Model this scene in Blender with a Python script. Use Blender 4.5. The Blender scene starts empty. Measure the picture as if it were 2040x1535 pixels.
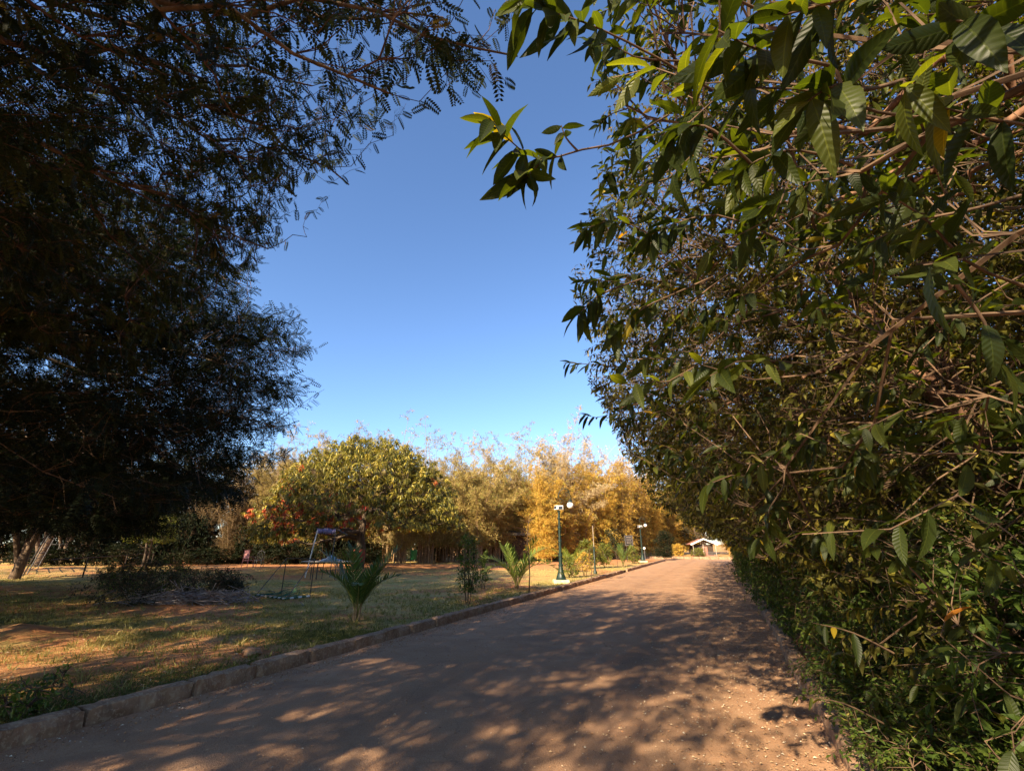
import bpy, math, random
import numpy as np
from math import radians, sin, cos, pi
from mathutils import Vector, Matrix

C = bpy.context.scene.collection
SC = bpy.context.scene

# ------------------------------------------------------------------ camera
F_PX, HZ, YAW, CAM_H = 900.0, 1083.0, 24.0, 1.55
PITCH = math.atan((HZ - 767.5) / F_PX)
cd = bpy.data.cameras.new("camera"); cam = bpy.data.objects.new("camera", cd); C.objects.link(cam)
cd.sensor_width = 36.0; cd.lens = 36.0 * F_PX / 2040.0
cd.clip_start = 0.05; cd.clip_end = 3000
cam.location = (0, 0, CAM_H)
cam.rotation_euler = (radians(90) + PITCH, 0, radians(YAW))
SC.camera = cam

# ------------------------------------------------------------------ light
SUN_EL, SUN_HEAD = 30.0, 8.0          # elevation, heading of the shadows clockwise from +Y
EXPOSURE = 1.68
w = bpy.data.worlds.new("World"); SC.world = w; w.use_nodes = True
nt = w.node_tree
sky = nt.nodes.new("ShaderNodeTexSky"); sky.sky_type = 'NISHITA'; sky.sun_disc = False
sky.sun_elevation = radians(SUN_EL); sky.sun_rotation = radians(SUN_HEAD + 180)
sky.air_density = 1.0; sky.dust_density = 0.1; sky.ozone_density = 4.0
_mx = nt.nodes.new("ShaderNodeMix"); _mx.data_type = 'RGBA'; _mx.blend_type = 'MULTIPLY'; _mx.inputs[0].default_value = 1.0
_mx.inputs[7].default_value = (.90, .95, 1.03, 1)     # slightly deeper blue air, less green near the horizon
nt.links.new(sky.outputs[0], _mx.inputs[6]); nt.links.new(_mx.outputs[2], nt.nodes["Background"].inputs[0])
nt.nodes["Background"].inputs[1].default_value = 0.083
sl = bpy.data.lights.new("sun", 'SUN'); sun = bpy.data.objects.new("sun", sl); C.objects.link(sun)
sl.energy = 5.0; sl.angle = radians(0.5); sl.color = (1.0, 0.82, 0.56)
_h, _e = radians(SUN_HEAD), radians(SUN_EL)
sdir = Vector((sin(_h) * cos(_e), cos(_h) * cos(_e), -sin(_e)))
sun.rotation_euler = sdir.to_track_quat('-Z', 'Y').to_euler()
SC.view_settings.view_transform = 'Standard'; SC.view_settings.look = 'None'
SC.view_settings.exposure = EXPOSURE; SC.view_settings.gamma = 1.0
SC.view_settings.use_curve_mapping = False
SC.cycles.max_bounces = 8; SC.cycles.transparent_max_bounces = 8
SC.cycles.diffuse_bounces = 4; SC.cycles.glossy_bounces = 2; SC.cycles.transmission_bounces = 6
SC.cycles.sample_clamp_indirect = 6
SC.cycles.use_denoising = True

_a = radians(YAW)
def CW(r, f, z=0.0):
    """camera-relative right / forward distance -> world"""
    return (r * cos(_a) - f * sin(_a), r * sin(_a) + f * cos(_a), z)
def G(px, py, z=0.0):
    u = (px - 1020) / F_PX; v = (767.5 - py) / F_PX
    up = v * cos(PITCH) + sin(PITCH); fw = cos(PITCH) - v * sin(PITCH)
    t = (CAM_H - z) / -up
    return CW(u * t, fw * t, z)
def project(P):
    P = np.asarray(P, float)
    r = P[:, 0] * cos(_a) + P[:, 1] * sin(_a); f = -P[:, 0] * sin(_a) + P[:, 1] * cos(_a); z = P[:, 2] - CAM_H
    d = f * cos(PITCH) + z * sin(PITCH); up = -f * sin(PITCH) + z * cos(PITCH)
    ds = np.where(d > 0.05, d, 0.05)
    return 1020 + F_PX * r / ds, 767.5 - F_PX * up / ds, d

# ------------------------------------------------------------------ mesh helpers
def make_mesh(name, V, Fq, uv=None, tint=None, mats=(), smooth=False, mat_idx=None):
    V = np.ascontiguousarray(V, np.float32); Fq = np.ascontiguousarray(Fq, np.int32)
    me = bpy.data.meshes.new(name)
    n, k = Fq.shape
    me.vertices.add(len(V)); me.vertices.foreach_set("co", V.ravel())
    me.loops.add(n * k); me.loops.foreach_set("vertex_index", Fq.ravel())
    me.polygons.add(n)
    me.polygons.foreach_set("loop_start", np.arange(0, n * k, k, dtype=np.int32))
    me.polygons.foreach_set("loop_total", np.full(n, k, np.int32))
    me.polygons.foreach_set("use_smooth", np.full(n, bool(smooth)))
    if mat_idx is not None: me.polygons.foreach_set("material_index", np.asarray(mat_idx, np.int32))
    if uv is not None:
        l = me.uv_layers.new(name="UVMap"); l.data.foreach_set("uv", np.ascontiguousarray(uv, np.float32).ravel())
    if tint is not None:
        at = me.attributes.new("tint", 'FLOAT', 'FACE'); at.data.foreach_set("value", np.ascontiguousarray(tint, np.float32))
    for m in mats: me.materials.append(m)
    me.update(calc_edges=True)
    return me
def link(name, me, parent=None, loc=None, rz=None):
    o = bpy.data.objects.new(name, me); C.objects.link(o)
    if parent is not None: o.parent = parent
    if loc is not None: o.location = loc
    if rz is not None: o.rotation_euler = (0, 0, rz)
    return o
def tag(o, label=None, cat=None, group=None, kind=None):
    if label: o["label"] = label
    if cat: o["category"] = cat
    if group: o["group"] = group
    if kind: o["kind"] = kind
    return o
def empty(name, label, cat, loc=(0, 0, 0), rz=0, group=None):
    o = bpy.data.objects.new(name, None); C.objects.link(o)
    o.location = loc; o.rotation_euler = (0, 0, rz); o.empty_display_size = 0.2
    return tag(o, label, cat, group)
def copy_thing(root, loc=None, rz=None, scale=None, label=None, group=None):
    r = root.copy(); C.objects.link(r)
    if loc is not None: r.location = loc
    if rz is not None: r.rotation_euler = (0, 0, rz)
    if scale is not None: r.scale = scale if hasattr(scale, '__len__') else (scale,) * 3
    if label: r["label"] = label
    if group: r["group"] = group
    for ch in [c for c in bpy.data.objects if c.parent == root]:
        c2 = ch.copy(); C.objects.link(c2); c2.parent = r
        for g in [c for c in bpy.data.objects if c.parent == ch]:
            g2 = g.copy(); C.objects.link(g2); g2.parent = c2
    return r
_o = "first second third fourth fifth sixth seventh eighth ninth tenth eleventh twelfth thirteenth fourteenth fifteenth sixteenth seventeenth eighteenth nineteenth".split()
ORD = _o + ["twentieth"] + ["twenty-" + q for q in _o[:9]] + ["thirtieth"] + ["thirty-" + q for q in _o[:9]] + ["fortieth"] + ["forty-" + q for q in _o[:9]] + ["fiftieth"] + ["fifty-" + q for q in _o[:9]] + ["sixtieth"]
def norm(v): return v / (np.linalg.norm(v, axis=-1, keepdims=True) + 1e-9)

class MB:
    """collects boxes / tubes / lathes as quads"""
    def __init__(s): s.V = []; s.F = []; s.n = 0
    def add(s, V, Fq):
        V = np.asarray(V, float); Fq = np.asarray(Fq, int)
        s.V.append(V); s.F.append(Fq + s.n); s.n += len(V)
    def box(s, c, d, rz=0, M=None, bev=0.0):
        x, y, z = [q / 2 for q in d]
        b = min(bev, x * .9, y * .9, z * .9)
        if b > 0:
            bm_v = []
            # chamfered box: 24 verts
            for sx in (-1, 1):
                for sy in (-1, 1):
                    for sz in (-1, 1):
                        bm_v += [(sx * (x - b), sy * (y - b), sz * z), (sx * (x - b), sy * y, sz * (z - b)), (sx * x, sy * (y - b), sz * (z - b))]
            V = np.array(bm_v)
            i = lambda sx, sy, sz, k: ((sx > 0) * 4 + (sy > 0) * 2 + (sz > 0)) * 3 + k
            Fq = []
            for sz in (-1, 1): Fq.append([i(-1, -1, sz, 0), i(1, -1, sz, 0), i(1, 1, sz, 0), i(-1, 1, sz, 0)][::sz])
            for sy in (-1, 1): Fq.append([i(-1, sy, -1, 1), i(1, sy, -1, 1), i(1, sy, 1, 1), i(-1, sy, 1, 1)][::-sy])
            for sx in (-1, 1): Fq.append([i(sx, -1, -1, 2), i(sx, 1, -1, 2), i(sx, 1, 1, 2), i(sx, -1, 1, 2)][::sx])
            for a in (-1, 1):
                for c_ in (-1, 1):
                    Fq.append([i(-1, a, c_, 0), i(1, a, c_, 0), i(1, a, c_, 1), i(-1, a, c_, 1)])
                    Fq.append([i(a, -1, c_, 0), i(a, 1, c_, 0), i(a, 1, c_, 2), i(a, -1, c_, 2)])
                    Fq.append([i(a, c_, -1, 1), i(a, c_, 1, 1), i(a, c_, 1, 2), i(a, c_, -1, 2)])
            for sx in (-1, 1):
                for sy in (-1, 1):
                    for sz in (-1, 1): Fq.append([i(sx, sy, sz, 0), i(sx, sy, sz, 1), i(sx, sy, sz, 2), i(sx, sy, sz, 2)])
            Fq = [f for f in Fq]
        else:
            V = np.array([(sx * x, sy * y, sz * z) for sz in (-1, 1) for sy in (-1, 1) for sx in (-1, 1)])
            Fq = [[0, 2, 3, 1], [4, 5, 7, 6], [0, 1, 5, 4], [2, 6, 7, 3], [0, 4, 6, 2], [1, 3, 7, 5]]
        if M is not None: V = V @ np.array(M).T
        if rz:
            c0, s0 = cos(rz), sin(rz); V = V @ np.array([[c0, -s0, 0], [s0, c0, 0], [0, 0, 1]]).T
        s.add(V + np.array(c), Fq); return s
    def tube(s, pts, r, sides=8, cap=True):
        V, Fq = tubes(np.array([pts], float), np.broadcast_to(np.array(r, float), (1, len(pts))), sides)
        s.add(V, Fq)
        if cap:
            for k in (0, len(pts) - 1):
                base = s.n - len(V) + k * sides
                ring = np.concatenate([s.V[-1] if len(s.V[-1]) == len(V) else V])[k * sides:(k + 1) * sides] if False else V[k * sides:(k + 1) * sides]
                s.add(np.vstack([ring, ring.mean(0)[None]]), [[j, (j + 1) % sides, sides, sides] for j in range(sides)])
        return s
    def lathe(s, prof, c=(0, 0, 0), sides=20):
        n = len(prof); a = np.arange(sides) * 2 * pi / sides
        V = np.concatenate([np.c_[np.cos(a) * r, np.sin(a) * r, np.full(sides, z)] for r, z in prof]) + np.array(c)
        Fq = [[k * sides + j, k * sides + (j + 1) % sides, (k + 1) * sides + (j + 1) % sides, (k + 1) * sides + j] for k in range(n - 1) for j in range(sides)]
        s.add(V, Fq); return s
    def build(s, name, mat, parent=None, smooth=False, **kw):
        V = np.concatenate(s.V); Fq = np.concatenate(s.F)
        me = bpy.data.meshes.new(name)
        faces = [tuple(dict.fromkeys(f)) for f in Fq.tolist()]
        me.from_pydata(V.tolist(), [], [f for f in faces if len(f) > 2]); me.materials.append(mat)
        if smooth:
            me.polygons.foreach_set("use_smooth", np.ones(len(me.polygons), bool))
        me.update()
        return link(name, me, parent, **kw)

def tubes(P, R, S):
    """P (N,K,3) centre lines, R (N,K) radii, S sides -> verts, quads"""
    N, K, _ = P.shape
    T = norm(np.gradient(P, axis=1)) if K > 2 else norm(np.repeat((P[:, 1:] - P[:, :1]), K, axis=1))
    m = norm(P[:, -1] - P[:, 0])
    ref = np.where(np.abs(m[:, 2:3]) < 0.8, np.array([[0, 0, 1.0]]), np.array([[1.0, 0, 0]]))
    U = norm(np.cross(T, ref[:, None, :])); W = np.cross(T, U)
    a = np.arange(S) * 2 * pi / S
    V = P[:, :, None, :] + R[:, :, None, None] * (np.cos(a)[None, None, :, None] * U[:, :, None, :] + np.sin(a)[None, None, :, None] * W[:, :, None, :])
    V = V.reshape(-1, 3)
    k = np.arange(K - 1)[:, None]; j = np.arange(S)[None, :]
    q = np.stack([k * S + j, k * S + (j + 1) % S, (k + 1) * S + (j + 1) % S, (k + 1) * S + j], -1).reshape(-1, 4)
    Fq = (q[None] + (np.arange(N) * K * S)[:, None, None]).reshape(-1, 4)
    return V, Fq

# leaf templates -------------------------------------------------------
def tpl_leaf(nl=4, ratio=.36, fold=.18, curl=.25, wav=0.0):
    """lanceolate blade along +Y, two halves folded at the midrib"""
    t = np.linspace(0, 1, nl + 1)
    wd = ratio / 2 * np.sin(pi * np.clip(t, 0, 1) ** .85) ** .8 + .004
    wd[0] = .012; wd[-1] = .004
    zc = -curl * t ** 2
    V = []
    for i in range(nl + 1):
        z = zc[i]; wv = wav * sin(i * 2.6)
        V += [(-wd[i], t[i], z + fold * wd[i] + wv), (0, t[i], z), (wd[i], t[i], z + fold * wd[i] - wv)]
    Fq = []; uv = []
    for i in range(nl):
        a = i * 3
        Fq += [[a, a + 1, a + 4, a + 3], [a + 1, a + 2, a + 5, a + 4]]
        uv += [[(-1, t[i]), (0, t[i]), (0, t[i + 1]), (-1, t[i + 1])], [(0, t[i]), (1, t[i]), (1, t[i + 1]), (0, t[i + 1])]]
    return np.array(V, float), np.array(Fq), np.array(uv, float)
def tpl_diamond(ratio=.35, fold=.25):
    V = np.array([(0, 0, 0), (ratio / 2, .45, fold * ratio), (0, 1, -.08), (-ratio / 2, .45, fold * ratio)])
    return V, np.array([[0, 1, 2, 3]]), np.array([[(0, 0), (1, .45), (0, 1), (-1, .45)]], float)
def tpl_pinnate(pairs=8, ll=.22, lw=.085, droop=.25):
    V = []; Fq = []; uv = []
    def q(pts):
        b = len(V); V.extend(pts); Fq.append([b, b + 1, b + 2, b + 3]); uv.append([(0, 0), (1, .45), (0, 1), (-1, .45)])
    for i in range(pairs):
        t = .14 + .84 * i / (pairs - 1); z = -droop * t * t
        L = ll * (.75 + .4 * sin(pi * t))
        for s in (-1, 1):
            b = np.array((0, t, z)); d = np.array((s * .88, .42, -.35)); d /= np.linalg.norm(d)
            n = np.array((-d[1], d[0], 0)) * s; n = n / np.linalg.norm(n) * lw / 2
            q([b, b + d * L * .5 + n, b + d * L, b + d * L * .5 - n])
    q([(-.005, 0, 0), (.005, 0, 0), (.003, 1, -droop), (-.003, 1, -droop)])
    return np.array(V, float), np.array(Fq), np.array(uv, float)

def place_leaves(tpl, pos, dirv, nrm, size, tint):
    V, Fq, uv = tpl
    Y = norm(dirv); Z = nrm - (nrm * Y).sum(-1, keepdims=True) * Y; Z = norm(Z); X = np.cross(Y, Z)
    P = pos[:, None, :] + size[:, None, None] * (V[None, :, 0:1] * X[:, None] + V[None, :, 1:2] * Y[:, None] + V[None, :, 2:3] * Z[:, None])
    n = len(pos)
    Fo = (Fq[None] + (np.arange(n) * len(V))[:, None, None]).reshape(-1, 4)
    return P.reshape(-1, 3), Fo, np.broadcast_to(uv[None], (n,) + uv.shape).reshape(-1, 2), np.repeat(tint, len(Fq))
def cat(parts):
    Vs, Fs, U, T = [], [], [], []; n = 0
    for V, Fq, uv, t in parts:
        Vs.append(V); Fs.append(Fq + n); U.append(uv); T.append(t); n += len(V)
    return np.concatenate(Vs), np.concatenate(Fs), np.concatenate(U), np.concatenate(T)

# branching ------------------------------------------------------------
def grow(rng, trunk, trunk_r, levels, root=None):
    """trunk (K,3); levels: list of dict(q=(n,3) tips, K, r0, r1, wob, sag). returns [(P,R)] one per level"""
    trunk = np.array(trunk, float); root = trunk[0] if root is None else np.array(root)
    N = trunk.copy(); D = norm(np.gradient(trunk, axis=0)); RR = np.array(trunk_r, float)
    k0 = max(1, int(len(N) * .45)); N, D, RR = N[k0:], D[k0:], RR[k0:]
    out = []
    for lv in levels:
        q = lv['q']; K = lv['K']
        dq = np.linalg.norm(q - root, axis=1)
        idx = np.empty(len(q), int); dn = np.linalg.norm(N - root, axis=1)
        for s in range(0, len(q), 1000):
            e = slice(s, s + 1000)
            c = np.linalg.norm(q[e, None] - N[None], axis=2) + 1.2 * np.maximum(0, dn[None] - .9 * dq[e, None])
            idx[e] = c.argmin(1)
        p0 = N[idx]; d0 = D[idx]; L = np.linalg.norm(q - p0, axis=1)[:, None]
        dd = norm(q - p0)
        c1 = p0 + norm(d0 * .7 + dd + rng.normal(0, .15, q.shape)) * L * .35
        c2 = q - norm(dd + np.array([0, 0, -lv.get('sag', .3)]) + rng.normal(0, .2, q.shape)) * L * .3
        t = np.linspace(0, 1, K)[None, :, None]
        P = (1 - t) ** 3 * p0[:, None] + 3 * (1 - t) ** 2 * t * c1[:, None] + 3 * (1 - t) * t ** 2 * c2[:, None] + t ** 3 * q[:, None]
        wb = rng.normal(0, lv.get('wob', .04), P.shape) * L[:, None] * np.sin(pi * t)
        P = P + wb
        r0 = np.minimum(RR[idx] * .75, lv['r0'])[:, None]; r1 = np.minimum(lv['r1'], r0)
        R = r0 + (r1 - r0) * np.linspace(0, 1, K)[None] ** .8
        out.append((P, R))
        m = P[:, 1:].reshape(-1, 3); g = norm(np.gradient(P, axis=1))[:, 1:].reshape(-1, 3)
        if lv.get('replace'): N, D, RR = m, g, R[:, 1:].ravel()
        else: N = np.vstack([N, m]); D = np.vstack([D, g]); RR = np.concatenate([RR, R[:, 1:].ravel()])
    return out
def tubeset(sets, sides):
    Vs, Fs = [], []; n = 0
    for (P, R), s in zip(sets, sides):
        V, Fq = tubes(P, R, s); Vs.append(V); Fs.append(Fq + n); n += len(V)
    return np.concatenate(Vs), np.concatenate(Fs)
def leaves_on(rng, P, m, t0=.3, a=.5, b=1.0, droop=.3, up=1.0, nj=.5, whorl=0.0):
    """m leaves along every twig of P (N,K,3) -> pos, dir, normal, twig index"""
    N, K, _ = P.shape
    t = t0 + (1 - t0) * (np.arange(m)[None] + rng.random((N, m)) * .8) / m
    if whorl: t = 1 - (1 - t) * (1 - whorl)
    t = np.clip(t, 0, .999) * (K - 1); i = t.astype(int); f = (t - i)[..., None]
    n = np.arange(N)[:, None]
    p = P[n, i] * (1 - f) + P[n, i + 1] * f
    T = norm(P[n, i + 1] - P[n, i])
    ref = norm(rng.normal(0, 1, (N, 1, 3)) + 0 * T)
    U = norm(np.cross(T, ref)); W = np.cross(T, U)
    ang = (np.arange(m)[None] * 2.4 + rng.random((N, m)) * .9)[..., None]
    d = T * a + b * (np.cos(ang) * U + np.sin(ang) * W); d[..., 2] -= droop
    d = norm(d + rng.normal(0, .12, d.shape))
    nr = rng.normal(0, nj, d.shape); nr[..., 2] += up
    return p.reshape(-1, 3), d.reshape(-1, 3), nr.reshape(-1, 3), np.repeat(np.arange(N), m)

# ------------------------------------------------------------------ materials
def new_mat(name):
    m = bpy.data.materials.new(name); m.use_nodes = True; t = m.node_tree
    for n in list(t.nodes): t.nodes.remove(n)
    out = t.nodes.new("ShaderNodeOutputMaterial"); return m, t, out
def N_(t, typ, **kw):
    n = t.nodes.new(typ)
    for k, v in kw.items():
        if k in n.inputs.keys(): n.inputs[k].default_value = v
        else: setattr(n, k, v)
    return n
def ramp(t, fac, stops, interp='LINEAR'):
    r = t.nodes.new("ShaderNodeValToRGB"); r.color_ramp.interpolation = interp
    el = r.color_ramp.elements
    while len(el) < len(stops): el.new(.5)
    for e, (p, c) in zip(el, stops): e.position = p; e.color = (*c, 1)
    t.links.new(fac, r.inputs[0]); return r.outputs[0]
def mixc(t, fac, a, b, mode='MIX'):
    m = t.nodes.new("ShaderNodeMix"); m.data_type = 'RGBA'; m.blend_type = mode
    for sock, v in ((m.inputs[0], fac), (m.inputs[6], a), (m.inputs[7], b)):
        if hasattr(v, 'links') or hasattr(v, 'is_output'): t.links.new(v, sock)
        elif isinstance(v, (int, float)): sock.default_value = v
        else: sock.default_value = (*v, 1)
    return m.outputs[2]
def math_(t, op, a, b=0.0, c=None, clamp=False):
    m = t.nodes.new("ShaderNodeMath"); m.operation = op; m.use_clamp = clamp
    for s, v in zip(m.inputs, (a, b, c)):
        if v is None: continue
        if isinstance(v, (int, float)): s.default_value = v
        else: t.links.new(v, s)
    return m.outputs[0]
def noise(t, scale, detail=4, rough=.55, coord=None, dist=0.0):
    n = N_(t, "ShaderNodeTexNoise", Scale=scale, Detail=detail, Roughness=rough, Distortion=dist)
    if coord is not None: t.links.new(coord, n.inputs["Vector"])
    return n.outputs[0]
def coord(t, kind='Object', scale=None):
    tc = t.nodes.new("ShaderNodeTexCoord"); o = tc.outputs[kind]
    if scale:
        mp = t.nodes.new("ShaderNodeMapping"); mp.inputs["Scale"].default_value = scale
        t.links.new(o, mp.inputs[0]); o = mp.outputs[0]
    return o

def leaf_mat(name, stops, transl=.4, tcol=(1.3, 1.5, .5), rough=.45, veins=False, spec=.4, jit=0.0):
    m, t, out = new_mat(name)
    at = N_(t, "ShaderNodeAttribute", attribute_name="tint")
    f = at.outputs["Fac"]
    if jit:
        oi = t.nodes.new("ShaderNodeObjectInfo")
        f = math_(t, 'ADD', f, math_(t, 'MULTIPLY', math_(t, 'SUBTRACT', oi.outputs["Random"], .5), jit))
    col = ramp(t, f, stops)
    p = N_(t, "ShaderNodeBsdfPrincipled", Roughness=rough); p.inputs["Specular IOR Level"].default_value = spec
    if veins:
        uv = t.nodes.new("ShaderNodeUVMap"); sp = t.nodes.new("ShaderNodeSeparateXYZ"); t.links.new(uv.outputs[0], sp.inputs[0])
        ax = math_(t, 'ABSOLUTE', sp.outputs[0])
        mid = math_(t, 'LESS_THAN', ax, .06)
        s = math_(t, 'FRACT', math_(t, 'SUBTRACT', math_(t, 'MULTIPLY', sp.outputs[1], 11.0), math_(t, 'MULTIPLY', ax, 1.3)))
        side = math_(t, 'MULTIPLY', math_(t, 'LESS_THAN', s, .09), .45)
        v = math_(t, 'MAXIMUM', mid, side)
        lg = mixc(t, 1.0, col, (1.9, 1.75, 1.5), 'MULTIPLY')
        nz = noise(t, 25, 3, .6, coord(t))
        col = mixc(t, math_(t, 'MULTIPLY', math_(t, 'SUBTRACT', nz, .35, clamp=True), .9), col, mixc(t, 1.0, col, (.6, .55, .4), 'MULTIPLY'))
        col = mixc(t, math_(t, 'MULTIPLY', v, .8), col, lg)
        bp = N_(t, "ShaderNodeBump", Strength=.5, Distance=.002); t.links.new(math_(t, 'SUBTRACT', math_(t, 'MULTIPLY', math_(t, 'SINE', math_(t, 'MULTIPLY', s, 6.283)), .35), v), bp.inputs["Height"])
        t.links.new(bp.outputs[0], p.inputs["Normal"])
    t.links.new(col, p.inputs["Base Color"])
    tr = t.nodes.new("ShaderNodeBsdfTranslucent"); t.links.new(mixc(t, 1.0, col, tcol, 'MULTIPLY'), tr.inputs[0])
    mx = t.nodes.new("ShaderNodeMixShader"); mx.inputs[0].default_value = transl
    t.links.new(p.outputs[0], mx.inputs[1]); t.links.new(tr.outputs[0], mx.inputs[2]); t.links.new(mx.outputs[0], out.inputs[0])
    return m
def surf_mat(name, c1, c2, scale=6, rough=.85, bump=.4, bd=.02, stretch=None, metallic=0.0, spec=.3, c3=None):
    m, t, out = new_mat(name)
    co = coord(t, 'Object', stretch)
    n1 = noise(t, scale, 6, .6, co, .3); n2 = noise(t, scale * 5.3, 4, .6, co)
    col = ramp(t, n1, [(.35, c1), (.65, c2)])
    if c3: col = mixc(t, math_(t, 'MULTIPLY', math_(t, 'GREATER_THAN', n2, .58), .55), col, c3)
    p = N_(t, "ShaderNodeBsdfPrincipled", Roughness=rough, Metallic=metallic); p.inputs["Specular IOR Level"].default_value = spec
    t.links.new(col, p.inputs["Base Color"])
    bp = N_(t, "ShaderNodeBump", Strength=bump, Distance=bd)
    t.links.new(math_(t, 'ADD', n1, math_(t, 'MULTIPLY', n2, .5)), bp.inputs["Height"]); t.links.new(bp.outputs[0], p.inputs["Normal"])
    t.links.new(p.outputs[0], out.inputs[0]); return m

M = {}
M['bark_brown'] = surf_mat("bark_brown", (.06, .038, .026), (.17, .115, .075), 5, .9, .8, .02, (3, 3, .6))
M['bark_red'] = surf_mat("bark_red", (.07, .032, .019), (.23, .12, .068), 5, .85, .7, .012, (3, 3, .7))
M['bark_dark'] = surf_mat("bark_dark", (.05, .035, .025), (.13, .09, .06), 5, .9, .8, .02, (3, 3, .6))
M['twig'] = surf_mat("twig", (.042, .025, .016), (.15, .092, .054), 9, .85, .2, .004)
M['twig_red'] = surf_mat("twig_red", (.045, .022, .015), (.10, .055, .035), 9, .8, .2, .004)
M['leaf_big'] = leaf_mat("leaf_big", [(0, (.014, .023, .005)), (.5, (.034, .048, .009)), (.85, (.09, .105, .016)), (.97, (.30, .22, .02)), (1, (.42, .16, .03))], .5, (3.0, 2.7, .45), .45, True, .3)
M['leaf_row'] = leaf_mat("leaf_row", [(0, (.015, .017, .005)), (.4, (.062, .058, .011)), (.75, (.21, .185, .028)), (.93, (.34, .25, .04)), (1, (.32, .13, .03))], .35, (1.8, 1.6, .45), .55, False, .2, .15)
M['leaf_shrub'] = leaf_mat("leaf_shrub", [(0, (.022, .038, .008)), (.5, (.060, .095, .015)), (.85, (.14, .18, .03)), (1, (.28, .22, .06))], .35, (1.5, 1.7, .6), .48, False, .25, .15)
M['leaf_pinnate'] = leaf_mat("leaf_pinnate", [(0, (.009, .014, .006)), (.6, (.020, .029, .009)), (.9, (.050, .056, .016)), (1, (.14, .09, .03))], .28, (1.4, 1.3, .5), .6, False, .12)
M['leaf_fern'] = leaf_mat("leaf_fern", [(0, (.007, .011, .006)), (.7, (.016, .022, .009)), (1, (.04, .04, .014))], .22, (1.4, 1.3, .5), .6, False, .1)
M['leaf_mango'] = leaf_mat("leaf_mango", [(0, (.035, .045, .010)), (.2, (.085, .085, .013)), (.45, (.28, .235, .032)), (.62, (.52, .38, .050)), (.74, (.42, .22, .05)), (.8, (.50, .12, .035)), (1, (.55, .045, .02))], .25, (1.2, 1.2, .5), .42)
M['leaf_far'] = leaf_mat("leaf_far", [(0, (.012, .018, .007)), (.6, (.030, .036, .012)), (1, (.08, .07, .025))], .25, (1.4, 1.4, .5), .5, False, .4, .3)
M['leaf_lime'] = leaf_mat("leaf_lime", [(0, (.05, .065, .012)), (.6, (.16, .18, .03)), (1, (.36, .30, .06))], .4, (1.5, 1.6, .5), .45)
M['bamboo_gold'] = leaf_mat("bamboo_gold", [(0, (.10, .060, .014)), (.35, (.37, .215, .035)), (.8, (.70, .46, .08)), (1, (.36, .40, .06))], .3, (1.2, 1.1, .7), .6, False, .3, .25)
M['bamboo_tan'] = leaf_mat("bamboo_tan", [(0, (.09, .060, .016)), (.35, (.27, .20, .055)), (.8, (.56, .43, .14)), (1, (.26, .31, .06))], .3, (1.2, 1.1, .7), .6, False, .3, .3)
M['bamboo_pale'] = leaf_mat("bamboo_pale", [(0, (.20, .14, .06)), (.5, (.46, .35, .18)), (1, (.64, .52, .32))], .3, (1.1, 1.05, .9), .6, False, .3, .2)
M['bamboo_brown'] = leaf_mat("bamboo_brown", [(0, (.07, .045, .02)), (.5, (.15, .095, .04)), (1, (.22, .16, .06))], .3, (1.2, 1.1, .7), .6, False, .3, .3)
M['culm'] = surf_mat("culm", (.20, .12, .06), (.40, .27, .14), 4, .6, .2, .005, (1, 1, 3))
M['culm_gold'] = surf_mat("culm_gold", (.42, .24, .05), (.62, .40, .11), 4, .55, .2, .005, (1, 1, 3))
M['palm'] = leaf_mat("palm", [(0, (.03, .055, .015)), (.6, (.07, .12, .025)), (.9, (.16, .20, .04)), (1, (.28, .20, .08))], .3, (1.5, 1.5, .5), .4)
M['palm_lime'] = leaf_mat("palm_lime", [(0, (.09, .13, .03)), (.6, (.20, .26, .04)), (1, (.40, .36, .09))], .35, (1.3, 1.3, .5), .4)
M['green_iron'] = surf_mat("green_iron", (.005, .016, .012), (.010, .028, .020), 14, .42, .1, .002, spec=.5)
M['globe'] = surf_mat("globe", (.80, .78, .72), (.86, .84, .78), 3, .25, 0, .001, spec=.5)
M['white_paint'] = surf_mat("white_paint", (.70, .69, .64), (.80, .79, .74), 8, .5, .1, .002)
M['cream'] = surf_mat("cream", (.50, .42, .22), (.72, .62, .38), 5, .9, .4, .01)
M['panel'] = surf_mat("panel", (.02, .025, .04), (.05, .06, .09), 12, .2, 0, .001, spec=.6)
M['black_board'] = surf_mat("black_board", (.012, .010, .012), (.03, .025, .028), 10, .5, .1, .002)
M['dark_steel'] = surf_mat("dark_steel", (.02, .025, .028), (.06, .05, .045), 12, .5, .15, .003, c3=(.12, .05, .03))
M['grey_steel'] = surf_mat("grey_steel", (.06, .065, .07), (.15, .15, .155), 12, .5, .15, .003, c3=(.14, .07, .04))
M['net'] = surf_mat("net", (.006, .06, .035), (.012, .12, .07), 10, .7, .1, .002)
M['teal_paint'] = surf_mat("teal_paint", (.02, .10, .08), (.05, .17, .13), 10, .6, .1, .002)
M['purple'] = surf_mat("purple", (.16, .13, .24), (.30, .26, .40), 5, .8, .2, .005)
M['tabletop'] = surf_mat("tabletop", (.36, .30, .25), (.50, .44, .38), 4, .7, .1, .003)
M['cloth'] = surf_mat("cloth", (.22, .26, .30), (.40, .43, .47), 5, .85, .5, .02)
M['pink_plastic'] = surf_mat("pink_plastic", (.26, .10, .10), (.38, .17, .16), 6, .6, .1, .003)
M['green_plastic'] = surf_mat("green_plastic", (.02, .16, .07), (.03, .24, .10), 6, .5, .1, .003)
M['rock'] = surf_mat("rock", (.32, .16, .08), (.50, .27, .14), 9, .95, .9, .03)
M['wood_dark'] = surf_mat("wood_dark", (.03, .02, .015), (.07, .045, .03), 6, .8, .3, .01)
M['terracotta'] = surf_mat("terracotta", (.26, .10, .07), (.40, .18, .13), 6, .8, .3, .01)
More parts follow.
